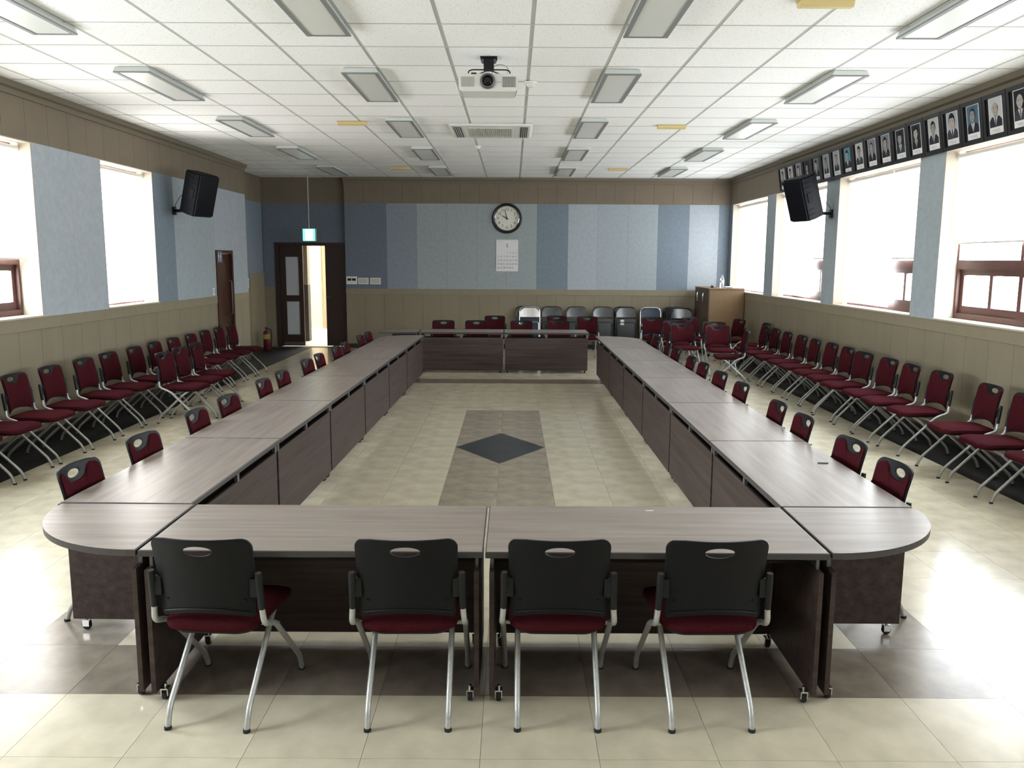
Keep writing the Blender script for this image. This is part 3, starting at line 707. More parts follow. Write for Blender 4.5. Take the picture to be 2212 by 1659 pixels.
def chair_meshes():
    C = {}
    # back shell with the handle opening
    outl = rrect(0.203, 0.213, 0.475, 0.842, 0.022, 0.045, arch=0.032)
    hc = (0.0, 0.790); ha, hb = 0.062, 0.023
    pts = sorted(outl, key=lambda p: math.atan2(p[1] - hc[1], p[0] - hc[0]))
    def grid(bm, off):
        R = 8; rings = []
        for r in range(R + 1):
            f = r / R; row = []
            for (x, z) in pts:
                a = math.atan2((z - hc[1]) * ha, (x - hc[0]) * hb); hx, hz = hc[0] + ha * math.cos(a), hc[1] + hb * math.sin(a)
                px, pz = hx + (x - hx) * f, hz + (z - hz) * f
                rim = 0.004 if r in (0, R) else 0.0
                row.append(bm.verts.new((px, back_y(px, pz) + off * (1 - (0.35 if rim else 0)), pz)))
            rings.append(row)
        return rings
    bm = bmesh.new(); A = grid(bm, -0.007); B = grid(bm, 0.007); n = len(pts)
    for ra in (A, B):
        for i in range(len(ra) - 1):
            for k in range(n): bm.faces.new((ra[i][k], ra[i][(k + 1) % n], ra[i + 1][(k + 1) % n], ra[i + 1][k]))
    for i in (0, -1):
        for k in range(n): bm.faces.new((A[i][k], A[i][(k + 1) % n], B[i][(k + 1) % n], B[i][k]))
    C['shell'] = smooth_mesh(bm, 'backrest', 50)
    # hem rib along the lower back edge and screws
    bm = bmesh.new(); tube(bm, [(x, back_y(x, 0.515) - 0.009, 0.497 + 0.030 * (1 - (x / 0.2) ** 2)) for x in [-0.185 + 0.037 * i for i in range(11)]], 0.004, 6)
    for x in (-0.165, 0.165): lathe(bm, [(0.007, 0), (0.005, -0.005), (0.0, -0.006)], 8, (x, back_y(x, 0.56) - 0.007, 0.56), 'y')
    C['rib'] = smooth_mesh(bm, 'rib')
    # upholstered pad with scooped notch round the handle
    o1 = rrect(0.188, 0.196, 0.497, 0.824, 0.03, 0.04, arch=0.02)
    notch = [(0.142, 0.824), (0.126, 0.815), (0.112, 0.800), (0.100, 0.782), (0.086, 0.766), (0.064, 0.755), (0.035, 0.748), (0.0, 0.746)]
    body = [p for p in o1 if not (abs(p[0]) < 0.146 and p[1] > 0.81)]
    cen = (0.0, 0.63)
    allp = body + notch + [(-x, z) for x, z in notch if x > 0]
    allp.sort(key=lambda p: math.atan2(p[1] - cen[1], p[0] - cen[0]))
    bm = bmesh.new(); R = 7; rings = []
    for r in range(1, R + 1):
        f = r / R; row = []
        for (x, z) in allp:
            px, pz = cen[0] + (x - cen[0]) * f, cen[1] + (z - cen[1]) * f
            row.append(bm.verts.new((px, back_y(px, pz) + 0.007 + 0.008 + 0.010 * (1 - f ** 3), pz)))
        rings.append(row)
    c0 = bm.verts.new((cen[0], back_y(*cen) + 0.025, cen[1])); n = len(allp)
    for k in range(n): bm.faces.new((c0, rings[0][k], rings[0][(k + 1) % n]))
    for i in range(R - 1):
        for k in range(n): bm.faces.new((rings[i][k], rings[i][(k + 1) % n], rings[i + 1][(k + 1) % n], rings[i + 1][k]))
    lo = [bm.verts.new((x, back_y(x, z) + 0.004, z)) for x, z in allp]
    for k in range(n): bm.faces.new((rings[-1][k], rings[-1][(k + 1) % n], lo[(k + 1) % n], lo[k]))
    C['pad'] = smooth_mesh(bm, 'pad', 60)
    # seat cushion
    so = rrect(0.205, 0.225, -0.225, 0.245, 0.09, 0.075)     # (x, y)
    cen = (0.0, 0.01); so.sort(key=lambda p: math.atan2(p[1] - cen[1], p[0] - cen[0]))
    def zs(x, y, f):
        return 0.470 - 0.012 * math.exp(-((x / 0.13) ** 2 + ((y + 0.05) / 0.14) ** 2)) - 0.020 * f ** 5 - 0.014 * max(0, (y - 0.1) / 0.145) ** 2
    bm = bmesh.new(); rings = []
    for r in range(1, 9):
        f = r / 8; rings.append([bm.verts.new((cen[0] + (x - cen[0]) * f, cen[1] + (y - cen[1]) * f, zs(x * f, cen[1] + (y - cen[1]) * f, f))) for x, y in so])
    for sc_, dz in ((1.012, -0.036), (0.995, -0.046), (0.93, -0.055)):
        rings.append([bm.verts.new((cen[0] + (x - cen[0]) * sc_, cen[1] + (y - cen[1]) * sc_, zs(x, y, 0.0) + dz - 0.002)) for x, y in so])
    c0 = bm.verts.new((cen[0], cen[1], zs(0, cen[1], 0))); n = len(so)
    for k in range(n): bm.faces.new((c0, rings[0][k], rings[0][(k + 1) % n]))
    for i in range(len(rings) - 1):
        for k in range(n): bm.faces.new((rings[i][k], rings[i][(k + 1) % n], rings[i + 1][(k + 1) % n], rings[i + 1][k]))
    bm.faces.new(rings[-1]); C['seat'] = smooth_mesh(bm, 'seat', 60)
    bm = bmesh.new(); prism(bm, [(x * 0.88, 0.01 + (y - 0.01) * 0.88) for x, y in so], 0.398, 0.416); C['pan'] = mesh(bm, 'seat_pan')
    # tubes
    def front(s): return fillet([(s * 0.2285, -0.225, 0.675), (s * 0.231, -0.207, 0.53), (s * 0.238, -0.200, 0.450), (s * 0.237, -0.075, 0.405), (s * 0.234, 0.252, 0.085), (s * 0.232, 0.282, 0.006)], 0.05, 5)
    def rear(s): return fillet([(s * 0.172, 0.14, 0.412), (s * 0.172, 0.06, 0.36), (s * 0.171, -0.245, 0.085), (s * 0.170, -0.272, 0.006)], 0.045, 5)
    for s, k in ((-1, 'L'), (1, 'R')):
        bm = bmesh.new(); tube(bm, front(s), 0.0128, 10); C['front' + k] = smooth_mesh(bm, 'leg')
        bm = bmesh.new(); tube(bm, rear(s), 0.0128, 10); C['rear' + k] = smooth_mesh(bm, 'leg')
        bm = bmesh.new(); tube(bm, [(s * 0.2284, -0.2262, 0.684), (s * 0.2287, -0.223, 0.66), (s * 0.2305, -0.2107, 0.56), (s * 0.2313, -0.206, 0.52)], [0.0135, 0.0155, 0.0155, 0.0148], 10)
        bx(bm, min(s * 0.19, s * 0.228), max(s * 0.19, s * 0.228), -0.222, -0.200, 0.575, 0.655); C['sleeve' + k] = smooth_mesh(bm, 'back_sleeve')
    bm = bmesh.new(); lathe(bm, [(0.0, 0.0), (0.016, 0.0), (0.015, 0.014), (0.0, 0.014)], 10); C['cap'] = smooth_mesh(bm, 'foot_cap')
    bm = bmesh.new(); tube(bm, [(-0.236, -0.02, 0.372), (0.236, -0.02, 0.372)], 0.010, 8); C['barF'] = smooth_mesh(bm, 'crossbar')
    bm = bmesh.new(); tube(bm, [(-0.172, 0.138, 0.411), (0.172, 0.138, 0.411)], 0.011, 8); C['barR'] = smooth_mesh(bm, 'crossbar')
    return C
CM = chair_meshes()
def make_chair():
    t = thing('meeting_chair', 'chair', 'chair', (0, 0, 0))
    bk = ob('backrest', CM['shell'], 'shell', t); ob('back_pad', CM['pad'], 'red', bk); ob('back_rib', CM['rib'], 'shell', bk)
    st = ob('seat', CM['seat'], 'red', t); ob('seat_pan', CM['pan'], 'black', st)
    for k, s in (('L', -1), ('R', 1)):
        f = ob('leg', CM['front' + k], 'silver', t); ob('foot_cap', CM['cap'], 'rubber', f, (s * 0.232, 0.2825, 0))
        r = ob('leg', CM['rear' + k], 'silver', t); ob('foot_cap', CM['cap'], 'rubber', r, (s * 0.170, -0.2725, 0))
        ob('back_sleeve', CM['sleeve' + k], 'black', t)
    ob('crossbar', CM['barF'], 'silver', t); ob('crossbar', CM['barR'], 'silver', t)
    bpy.context.view_layer.update(); index_tree(t)
    return t
CH0 = make_chair(); _used = [False]
def chair(x, y, rz, label, group):
    o = CH0 if not _used[0] else copy_tree(CH0)
    _used[0] = True
    o.location = (x, y, 0); o.rotation_euler = (0, 0, rz); o['label'] = label; o['group'] = group
    return o
rj = lambda a=0.05: random.uniform(-a, a)
# front row seen from behind
g = 'black backed chairs at the front row of desks'
for (x, y, rz, lab) in ((-1.262, 3.535, -0.06, 'leftmost black backed chair in the front row, turned slightly'), (-0.437, 3.54, 0.015, 'black backed chair in the front row just left of the desk seam'), (0.203, 3.545, -0.01, 'black backed chair in the front row just right of the desk seam'), (0.848, 3.545, 0.02, 'rightmost black backed chair in the front row')):
    chair(x, y, rz, lab, g)
# left column, outer side, facing right
g = 'chairs tucked under the left column of desks'
for i, (x, y) in enumerate([(-2.415, 4.494), (-2.395, 5.251), (-2.385, 6.159), (-2.377, 6.821), (-2.365, 7.785), (-2.350, 8.375), (-2.345, 9.38), (-2.335, 9.96), (-2.32, 10.85), (-2.31, 11.40), (-2.29, 12.45), (-2.28, 13.05)]):
    chair(x + 0.258, y, -PI / 2 + rj(0.06), 'red and black chair tucked under the left desks, %s from the camera' % ORD[i], g)
g = 'chairs tucked under the right column of desks'
for i, (x, y) in enumerate([(2.187, 4.60), (2.195, 5.22), (2.172, 6.06), (2.173, 6.66), (2.165, 7.70), (2.160, 8.47), (2.155, 9.24), (2.155, 9.87), (2.165, 10.83), (2.16, 11.45), (2.175, 12.42), (2.18, 13.0)]):
    chair(x - 0.258, y, PI / 2 + rj(0.06), 'red and black chair tucked under the right desks, %s from the camera' % ORD[i], g)
# rows along the walls
g = 'red chairs lined up along the left wall'
for i, y in enumerate([6.87, 7.47, 8.08, 8.69, 9.38, 10.0, 10.66, 11.29, 11.92, 12.55, 13.18, 13.78, 14.38]):
    chair(-4.63 + rj(0.015), y, -PI / 2 + rj(0.03), 'red seated chair along the left wall, %s from the camera' % ORD[i], g)
g = 'red chairs in a short second row before the left wall'
for i, (x, y, rz) in enumerate([(-3.98, 10.02, -0.06), (-4.02, 10.62, -0.02), (-4.04, 11.22, 0.04)]):
    chair(x, y, -PI / 2 + rz, 'red chair pulled out before the left wall row, %s from the camera' % ORD[i], g)
g = 'red chairs lined up along the right wall'
for i, (y, rz) in enumerate([(6.45, 0.02), (7.09, 0.0), (7.70, -0.05), (8.60, 0.02), (9.23, -0.03), (9.80, 0.05), (10.45, 0.12), (11.05, 0.0), (11.62, 0.02), (12.25, -0.02), (12.85, 0.03), (13.47, 0.0), (14.12, 0.02), (14.75, -0.02)]):
    chair(4.235 + rj(0.02), y, PI / 2 + rz, 'red seated chair along the right wall, %s from the camera' % ORD[i], g)
g = 'loose chairs gathered in the far right corner'
for (x, y, rz, lab) in ((3.56, 13.55, PI / 2 - 0.12, 'chair turned side on before the right wall row, loose in the aisle'), (3.66, 14.60, PI, 'loose chair facing the camera in the far right corner, nearest and rightmost'), (3.12, 15.0, PI + 0.03, 'loose chair facing the camera in the far right corner, left of the nearest one'), (3.10, 15.72, PI, 'loose chair facing the camera tucked behind the pair in the far right corner'),
                      (2.86, 16.75, PI + 0.04, 'loose chair facing the camera between round cornered desk and chrome folding chairs'), (3.78, 15.45, PI - 0.1, 'loose chair behind the nearest loose chair in the far right corner'), (4.25, 16.35, PI / 2 + 0.3, 'loose chair before the wooden cabinet, turned to the desks'), (4.46, 15.42, PI / 2, 'loose chair against the right wall below the farthest blue pillar'), (3.72, 16.75, PI + 0.5, 'loose chair before the cabinet front corner, twisted')):
    chair(x, y, rz, lab, g)
g = 'chairs behind the back row of desks'
for (x, y, lab) in ((-1.30, 15.52, 'chair behind the back desks, leftmost, only its top showing'), (-0.68, 15.52, 'chair behind the back desks, second from the left, top showing'), (0.18, 15.52, 'chair behind the back desks below the chrome folding chair'), (0.88, 15.52, 'chair behind the back desks, right end, top showing'),
                    (-0.36, 16.9, 'taller showing chair by itself behind the back desks, below the calendar'), (0.92, 16.95, 'chair standing behind the back desks before the dark folding chairs'), (1.52, 16.8, 'rightmost chair standing behind the back desks, fully red back')):
    chair(x, y, PI + rj(0.05), lab, g)

# ================================================================== FOLDING CHAIRS
def fold_meshes():
    F = {}
    w_, h = 0.225, 0.96
    bm = bmesh.new(); tube(bm, fillet([(-w_, 0, 0.012), (-w_, 0, h), (w_, 0, h), (w_, 0, 0.012)], 0.13, 9), 0.0115, 10); F['frame'] = smooth_mesh(bm, 'frame')
    bm = bmesh.new(); tube(bm, fillet([(-w_ + 0.03, -0.034, 0.012), (-w_ + 0.03, -0.034, 0.62), (w_ - 0.03, -0.034, 0.62), (w_ - 0.03, -0.034, 0.012)], 0.05, 6), 0.010, 10); F['rear'] = smooth_mesh(bm, 'rear_frame')
    bm = bmesh.new(); N = 12; R = 5
    def P(u, v, o):
        x = (w_ - 0.012) * (2 * u - 1); zt = h - 0.02 - (0.10 * max(0, abs(2 * u - 1) - 0.45) ** 2 * 3.0); z0 = 0.735
        return (x, o + 0.018 * (1 - (2 * u - 1) ** 2), z0 + (zt - z0) * v)
    A = [[bm.verts.new(P(i / N, j / R, -0.004)) for i in range(N + 1)] for j in range(R + 1)]; B = [[bm.verts.new(P(i / N, j / R, 0.004)) for i in range(N + 1)] for j in range(R + 1)]
    for Q in (A, B):
        for j in range(R):
            for i in range(N): bm.faces.new((Q[j][i], Q[j][i + 1], Q[j + 1][i + 1], Q[j + 1][i]))
    for i in range(N): bm.faces.new((A[0][i], A[0][i + 1], B[0][i + 1], B[0][i])); bm.faces.new((A[R][i], A[R][i + 1], B[R][i + 1], B[R][i]))
    for j in range(R): bm.faces.new((A[j][0], A[j + 1][0], B[j + 1][0], B[j][0])); bm.faces.new((A[j][N], A[j + 1][N], B[j + 1][N], B[j][N]))
    F['back'] = smooth_mesh(bm, 'back_panel')
    bm = bmesh.new(); bx(bm, -w_ + 0.018, w_ - 0.018, -0.022, 0.008, 0.27, 0.70, 0.012); F['seat'] = smooth_mesh(bm, 'seat')
    bm = bmesh.new(); tube(bm, [(-w_, 0, 0.16), (w_, 0, 0.16)], 0.007, 8); F['bar'] = smooth_mesh(bm, 'stretcher')
    bm = bmesh.new(); lathe(bm, [(0.0, 0), (0.014, 0), (0.014, 0.03), (0.0, 0.03)], 8); F['foot'] = smooth_mesh(bm, 'foot_cap')
    return F
FM = fold_meshes()
def fmesh(k, m):
    key = k + m
    if key not in FM: FM[key] = FM[k].copy(); FM[key].materials.clear(); FM[key].materials.append(M[m])
    return FM[key]
def folding_chair(x, y, tilt, label, frame, back, seat, group, rz=0):
    t = thing('folding_chair', label, 'chair', (x, y, 0.0), rz, group); t.rotation_euler = (-tilt, 0, rz)
    fr = ob('frame', fmesh('frame', frame), None, t)
    for s in (-1, 1): ob('foot_cap', fmesh('foot', 'rubber'), None, fr, (s * 0.225, 0, 0))
    ob('rear_frame', fmesh('rear', frame), None, t); ob('back_panel', fmesh('back', back), None, t); ob('seat', fmesh('seat', seat), None, t); ob('stretcher', fmesh('bar', frame), None, t)
    return t
g = 'folded chairs leaning on the back wall'
folding_chair(0.30, 18.55, 0.14, 'dark folded chair half hidden behind the chrome folded chair', 'fold_black', 'fold_back', 'grey_seat', g)
folding_chair(0.385, 18.42, 0.15, 'chrome folded chair with navy seat, leftmost on the back wall', 'chrome', 'chrome', 'blue_seat', g)
folding_chair(0.88, 18.5, 0.14, 'dark folded chair right next to the chrome one', 'fold_black', 'fold_back', 'grey_seat', g)
folding_chair(1.43, 18.5, 0.14, 'dark folded chair, second to the right of the chrome one', 'fold_black', 'fold_back', 'grey_seat', g)
folding_chair(2.02, 18.5, 0.14, 'dark folded chair between the meeting chair and the one with a note', 'fold_black', 'fold_back', 'grey_seat', g)
fc = folding_chair(2.53, 18.44, 0.14, 'dark folded chair with a white note stuck on its seat', 'fold_black', 'fold_back', 'grey_seat', g)
ob('note', box(-0.13, -0.05, -0.0235, -0.0225, 0.56, 0.68), 'paper', fc)
folding_chair(2.50, 18.58, 0.14, 'dark folded chair behind the one with a white note', 'fold_black', 'fold_back', 'grey_seat', g)
g = 'stack of chrome folded chairs with navy seats'
for k in range(5):
    folding_chair(3.09 - 0.010 * k, 18.56 - 0.066 * k, 0.14, 'chrome folded chair with navy seat in the bright stack, %s from the wall' % ORD[k], 'chrome', 'blue_seat', 'blue_seat', g)
g = 'stack of black folded chairs'
for k in range(6):
    folding_chair(3.60 + 0.024 * k, 18.56 - 0.066 * k, 0.14, 'black folded chair in the dark stack beside the cabinet, %s from the wall' % ORD[k], 'fold_black', 'fold_back', 'grey_seat', g)

# ================================================================== CEILING FITTINGS
FX = [(-3.61, 'outer left'), (-1.455, 'inner left'), (1.035, 'inner right'), (3.185, 'outer right')]
FROW = [(6.18, 'nearest the camera'), (8.93, 'second from the camera'), (11.68, 'third from the camera'), (14.40, 'fourth from the camera'), (17.15, 'farthest from the camera')]
def fixture_meshes():
    w_, l, h = 0.175, 0.715, 0.04
    b1 = bmesh.new(); prism(b1, [(-w_, -h), (w_, -h), (w_ - 0.02, 0.0), (-w_ + 0.02, 0.0)], -l, l, 'y'); housing = mesh(b1, 'housing')
    b2 = bmesh.new()
    for x0, x1, y0, y1 in ((-w_, -w_ + 0.035, -l, l), (w_ - 0.035, w_, -l, l), (-w_ + 0.035, w_ - 0.035, -l, -l + 0.02), (-w_ + 0.035, w_ - 0.035, l - 0.02, l)): bx(b2, x0, x1, y0, y1, -h - 0.012, -h)
    b3 = bmesh.new(); bx(b3, -w_ + 0.035, w_ - 0.035, -l + 0.02, l - 0.02, -h - 0.006, -h)
    return housing, mesh(b2, 'trim'), mesh(b3, 'diffuser')
FH, FT, FDf = fixture_meshes()
for y, rl in FROW:
    for x, cl_ in FX:
        t = thing('ceiling_light', 'unlit long ceiling light, %s column, %s' % (cl_, rl), 'ceiling light', (x, y, ZC - 0.007), group='long surface mounted ceiling lights')
        ob('housing', FH, 'fixture', t); ob('trim', FT, 'fixframe', t); ob('diffuser', FDf, 'diffuser', t)
b1 = bmesh.new(); prism(b1, [(-0.05, 0), (0.05, 0), (0.042, -0.035), (0.025, -0.045), (-0.025, -0.045), (-0.042, -0.035)], -0.185, 0.185, 'x'); YB_ = mesh(b1, 'cover')
b1 = bmesh.new(); bx(b1, -0.19, 0.19, -0.055, 0.055, -0.006, 0.0); YP_ = mesh(b1, 'base_plate')
for x, y, lab in ((-2.12, 11.33, 'yellowed ceiling fitting left of the air conditioner'), (2.11, 11.50, 'yellowed ceiling fitting right of the air conditioner'), (2.16, 6.10, 'yellowed ceiling fitting at the top edge of the picture'), (-2.2, 16.75, 'small far yellowed ceiling fitting left of the clock'), (2.05, 16.75, 'small far yellowed ceiling fitting right of the clock')):
    t = thing('ceiling_fitting', lab, 'ceiling fitting', (x, y, ZC - 0.007), group='yellowed plastic ceiling fittings'); ob('cover', YB_, 'yellow', t); ob('base_plate', YP_, 'yellow', t)
def detector(x, y, lab, sz=1.0):
    t = thing('smoke_detector', lab, 'smoke detector', (x, y, ZC - 0.007), group='round white ceiling detectors')
    b1 = bmesh.new(); lathe(b1, [(0.0, 0.0), (0.062 * sz, 0.0), (0.062 * sz, -0.018), (0.052 * sz, -0.022), (0.0, -0.022)], 24); ob('detector_base', smooth_mesh(b1), 'white', t)
    b1 = bmesh.new(); lathe(b1, [(0.044 * sz, -0.022), (0.044 * sz, -0.036), (0.030 * sz, -0.05), (0.0, -0.052)], 24); ob('detector_head', smooth_mesh(b1), 'white', t)
detector(0.175, 8.80, 'round white detector on the ceiling beside the projector')
detector(-0.565, 13.6, 'round white detector on the ceiling beyond the air conditioner')
# air conditioner cassette
t = thing('air_conditioner', 'white ceiling cassette air conditioner beyond the projector', 'air conditioner', (-0.305, 11.98, ZC - 0.007))
b1 = bmesh.new(); prism(b1, [(-0.57, -0.001), (0.57, -0.001), (0.53, -0.03), (-0.53, -0.03)], -0.58, 0.58, 'y'); ob('panel', b1, 'white', t)
for s in (-1, 1):
    o = ob('louver_slot', box(s * 0.40, s * 0.50, -0.46, 0.46, -0.034, -0.029), 'vent', t)
    for x in (0.425, 0.45, 0.475): ob('louver', box(s * (x - 0.004), s * (x + 0.004), -0.45, 0.45, -0.042, -0.034), 'offwhite', o)
o = ob('intake_grille', box(-0.30, 0.30, -0.40, 0.40, -0.036, -0.029), 'white', t)
for k in range(22): ob('grille_slat', box(-0.28 + 0.0265 * k, -0.271 + 0.0265 * k, -0.38, 0.38, -0.042, -0.036), 'offwhite', o)
ob('display_strip', box(-0.30, 0.30, -0.50, -0.47, -0.034, -0.029), 'offwhite', t)
# projector
t = thing('projector', 'white projector hanging from a black bracket, lens to the camera', 'projector', (-0.222, 7.62, 3.44))
b1 = bmesh.new(); prism(b1, [(-0.262, 0.012), (-0.25, 0.0), (0.25, 0.0), (0.262, 0.012), (0.262, 0.108), (0.20, 0.15), (-0.215, 0.15), (-0.262, 0.118)], 0.0, 0.44, 'y')
for v in b1.verts:
    if v.co.y > 0.4: v.co.z = 0.02 + v.co.z * 0.82; v.co.x *= 0.93
bmesh.ops.bevel(b1, geom=list(b1.edges), offset=0.012, segments=3, affect='EDGES')
ob('body', smooth_mesh(b1, 'body', 35), 'white', t)
def vent(x0, x1, mm, label=None):
    o = ob('vent', box(x0, x1, -0.004, 0.002, 0.035, 0.12), mm, t)
    for k in range(9):
        xx = x0 + (x1 - x0) * (k + 0.5) / 9; ob('vent_fin', box(xx - 0.0035, xx + 0.0035, -0.008, -0.004, 0.038, 0.117), 'offwhite', o)
vent(0.125, 0.24, 'vent'); vent(-0.24, -0.125, 'offwhite')
b1 = bmesh.new(); lathe(b1, [(0.066, 0.01), (0.066, -0.03), (0.058, -0.04), (0.050, -0.04), (0.046, -0.01), (0.0, -0.01)], 28, (-0.005, 0, 0.082), 'y'); ln = ob('lens_barrel', smooth_mesh(b1), 'steel', t)
b1 = bmesh.new(); lathe(b1, [(0.0, -0.026), (0.030, -0.022), (0.045, -0.014)], 24, (-0.005, 0, 0.082), 'y'); ob('lens', smooth_mesh(b1), 'lens', ln)
ob('sensor_window', box(-0.15, -0.105, 0.004, 0.02, 0.145, 0.156), 'black', t)
ob('badge', box(0.077, 0.113, -0.0015, 0.002, 0.073, 0.080), 'offwhite', t)
br = ob('mount_plate', box(-0.075, 0.075, 0.12, 0.25, 0.31, 0.322), 'black', t)
ob('mount_block', box(-0.045, 0.045, 0.13, 0.22, 0.21, 0.30), 'black', br); ob('mount_head', box(-0.03, 0.03, 0.15, 0.21, 0.285, 0.315), 'black', br)
for x in (-0.052, 0.052):
    b1 = bmesh.new(); lathe(b1, [(0.018, -0.02), (0.018, 0.02)], 10, (x, 0.16, 0.285), 'y'); ob('mount_knob', smooth_mesh(b1), 'steel', br)
b1 = bmesh.new()
for p0 in ((-0.18, 0.10), (0.19, 0.10), (-0.15, 0.33), (0.16, 0.33)): tube(b1, fillet([(0, 0.17, 0.215), (p0[0] * 0.8, p0[1], 0.20), (p0[0], p0[1], 0.19), (p0[0], p0[1], 0.148)], 0.02, 3), 0.006, 6)
ob('mount_arms', b1, 'black', br)
b1 = bmesh.new(); tube(b1, [(0.10 + 0.075 * math.cos(a), 0.22, 0.21 + 0.05 * math.sin(a) + 0.01) for a in [PI * 1.15 - k * PI * 1.45 / 16 for k in range(17)]], 0.005, 6); ob('cable', smooth_mesh(b1), 'offwhite', t)

# ================================================================== PORTRAITS
SKIN = [(0.42, 0.37, 0.33), (0.36, 0.33, 0.31), (0.45, 0.38, 0.32), (0.33, 0.31, 0.30)]
BACK = [(0.42, 0.43, 0.42), (0.52, 0.52, 0.50), (0.22, 0.23, 0.26), (0.03, 0.03, 0.035), (0.17, 0.22, 0.22), (0.28, 0.30, 0.33), (0.34, 0.36, 0.38), (0.12, 0.30, 0.38), (0.48, 0.49, 0.50), (0.20, 0.20, 0.24), (0.18, 0.19, 0.21), (0.03, 0.032, 0.04), (0.03, 0.035, 0.045), (0.46, 0.47, 0.48), (0.36, 0.39, 0.47), (0.07, 0.14, 0.20), (0.50, 0.50, 0.52), (0.02, 0.02, 0.025)]
HAIRK = ['full', 'full', 'side', 'side', 'full', 'thin', 'thin', 'full', 'full', 'thin', 'side', 'full', 'side', 'side', 'full', 'thin', 'bald', 'bald']
PH = [0.215, 0.235, 0.24, 0.23, 0.23, 0.20, 0.19, 0.22, 0.23, 0.20, 0.23, 0.24, 0.24, 0.24, 0.29, 0.235, 0.24, 0.25]
def cmat(c, nm):
    k = 'c_%s_%.3f_%.3f_%.3f' % (nm, *c)
    if k not in M: M[k] = mat(nm, c, 0.7, spec=0.15)
    return M[k]
def flat(pts, y, th=0.0012):
    b = bmesh.new(); prism(b, pts, -y - th, -y, 'y'); return b
def ell(cx, cz, a, b, n=20, z0=0, z1=2 * PI): return [(cx + a * math.cos(z0 + (z1 - z0) * k / n), cz + b * math.sin(z0 + (z1 - z0) * k / n)) for k in range(n + (0 if abs(z1 - z0 - 2 * PI) < 1e-6 else 1))]
PORD = lambda i: ORD[i]
PW, PHH = 0.398, 0.445
def portrait(i, y):
    """local: x to the viewer's right on the wall, z up, -y towards the room"""
    lab = 'framed portrait of a man in suit, %s from the clock wall' % PORD(i)
    t = thing('framed_portrait', lab, 'picture', (XR - PT - 0.008, y, ZU - 0.015), group='row of framed portraits above the right windows')
    t.rotation_euler = (math.radians(9), 0, -PI / 2)
    b = bmesh.new(); w2 = PW / 2; r = 0.042
    for x0, x1, z0, z1 in ((-w2, -w2 + r, 0, PHH), (w2 - r, w2, 0, PHH), (-w2 + r, w2 - r, 0, r), (-w2 + r, w2 - r, PHH - r, PHH)): bx(b, x0, x1, -0.022, 0.0, z0, z1)
    bx(b, -w2 + r, w2 - r, -0.006, 0.0, r, PHH - r)
    ob('frame', b, 'frame_black', t)
    y0 = 0.0065; pw = 0.105 if i not in (3, 17) else 0.10; z0, z1 = 0.062, PHH - 0.052; cap = 0.055
    ob('mat_board', flat([(-pw - 0.012, z0 - 0.008), (pw + 0.012, z0 - 0.008), (pw + 0.012, z1 + 0.008), (-pw - 0.012, z1 + 0.008)], y0), 'paper' if i not in (3, 4, 7) else 'frame_black', t)
    zb = z0 + cap
    ph = ob('photograph', flat([(-pw, zb), (pw, zb), (pw, z1), (-pw, z1)], y0 + 0.0012), cmat(BACK[i], 'backdrop'), t)
    k = PH[i] / 0.24; H_ = z1 - zb; cz = zb + H_ * 0.62; fa, fb = 0.045 * k, 0.062 * k
    sk = SKIN[i % 4]; grey = 0.8 + 0.25 * ((i * 7) % 5) / 5; sk = tuple(c * grey for c in sk)
    su = [(0.02, 0.021, 0.026), (0.03, 0.03, 0.036), (0.045, 0.047, 0.055)][i % 3]
    sh = zb + H_ * 0.36
    suit = [(-pw, zb), (pw, zb), (pw, zb + (sh - zb) * 0.62), (0.045 * k + 0.02, sh), (-0.045 * k - 0.02, sh), (-pw, zb + (sh - zb) * 0.62)]
    if i in (5, 6): suit = [(x * 0.72, z) for x, z in suit]
    ob('suit', flat(suit, y0 + 0.0024), cmat(su, 'suit'), ph)
    ob('shirt', flat([(0, zb + 0.01), (0.036 * k, sh + 0.004), (-0.036 * k, sh + 0.004)], y0 + 0.0036), cmat((0.62, 0.63, 0.65), 'shirt'), ph)
    tie = [(0.10, 0.13, 0.17), (0.16, 0.16, 0.18), (0.05, 0.05, 0.06), (0.30, 0.34, 0.38)][i % 4]
    ob('tie', flat([(0, zb + 0.008), (0.012 * k, sh - 0.04 * k), (0.009 * k, sh - 0.004), (-0.009 * k, sh - 0.004), (-0.012 * k, sh - 0.04 * k)], y0 + 0.0048), cmat(tie, 'tie'), ph)
    ob('neck', flat([(-0.022 * k, sh - 0.006), (0.022 * k, sh - 0.006), (0.026 * k, cz - fb * 0.5), (-0.026 * k, cz - fb * 0.5)], y0 + 0.0048), cmat(tuple(c * 0.8 for c in sk), 'neck'), ph)
    hk = HAIRK[i]; hair = (0.012, 0.012, 0.014) if hk != 'bald' else (0.10, 0.10, 0.10)
    if hk in ('full', 'side', 'thin'):
        lift = {'full': 1.0, 'side': 0.92, 'thin': 0.72}[hk]
        hp = ell(0, cz + fb * 0.12, fa * 1.16, fb * (0.98 + 0.22 * lift), 22, -0.25, PI + 0.25)
        ob('hair', flat(hp, y0 + 0.0054), cmat(hair, 'hair'), ph)
    else:
        for s in (-1, 1): ob('hair', flat(ell(s * fa * 0.93, cz + fb * 0.15, fa * 0.17, fb * 0.42, 12), y0 + 0.0054), cmat(hair, 'hair'), ph)
    for s in (-1, 1): ob('ear', flat(ell(s * fa * 1.02, cz - fb * 0.05, fa * 0.16, fb * 0.24, 10), y0 + 0.0054), cmat(tuple(c * 0.85 for c in sk), 'ear'), ph)
    top = {'full': 0.62, 'side': 0.72, 'thin': 0.86, 'bald': 1.1}[hk]
    fp = [(x, min(z, cz + fb * top + (0.10 * fb * math.sin(x / fa * 2.2) if hk == 'side' else 0))) for x, z in ell(0, cz, fa, fb, 26)]
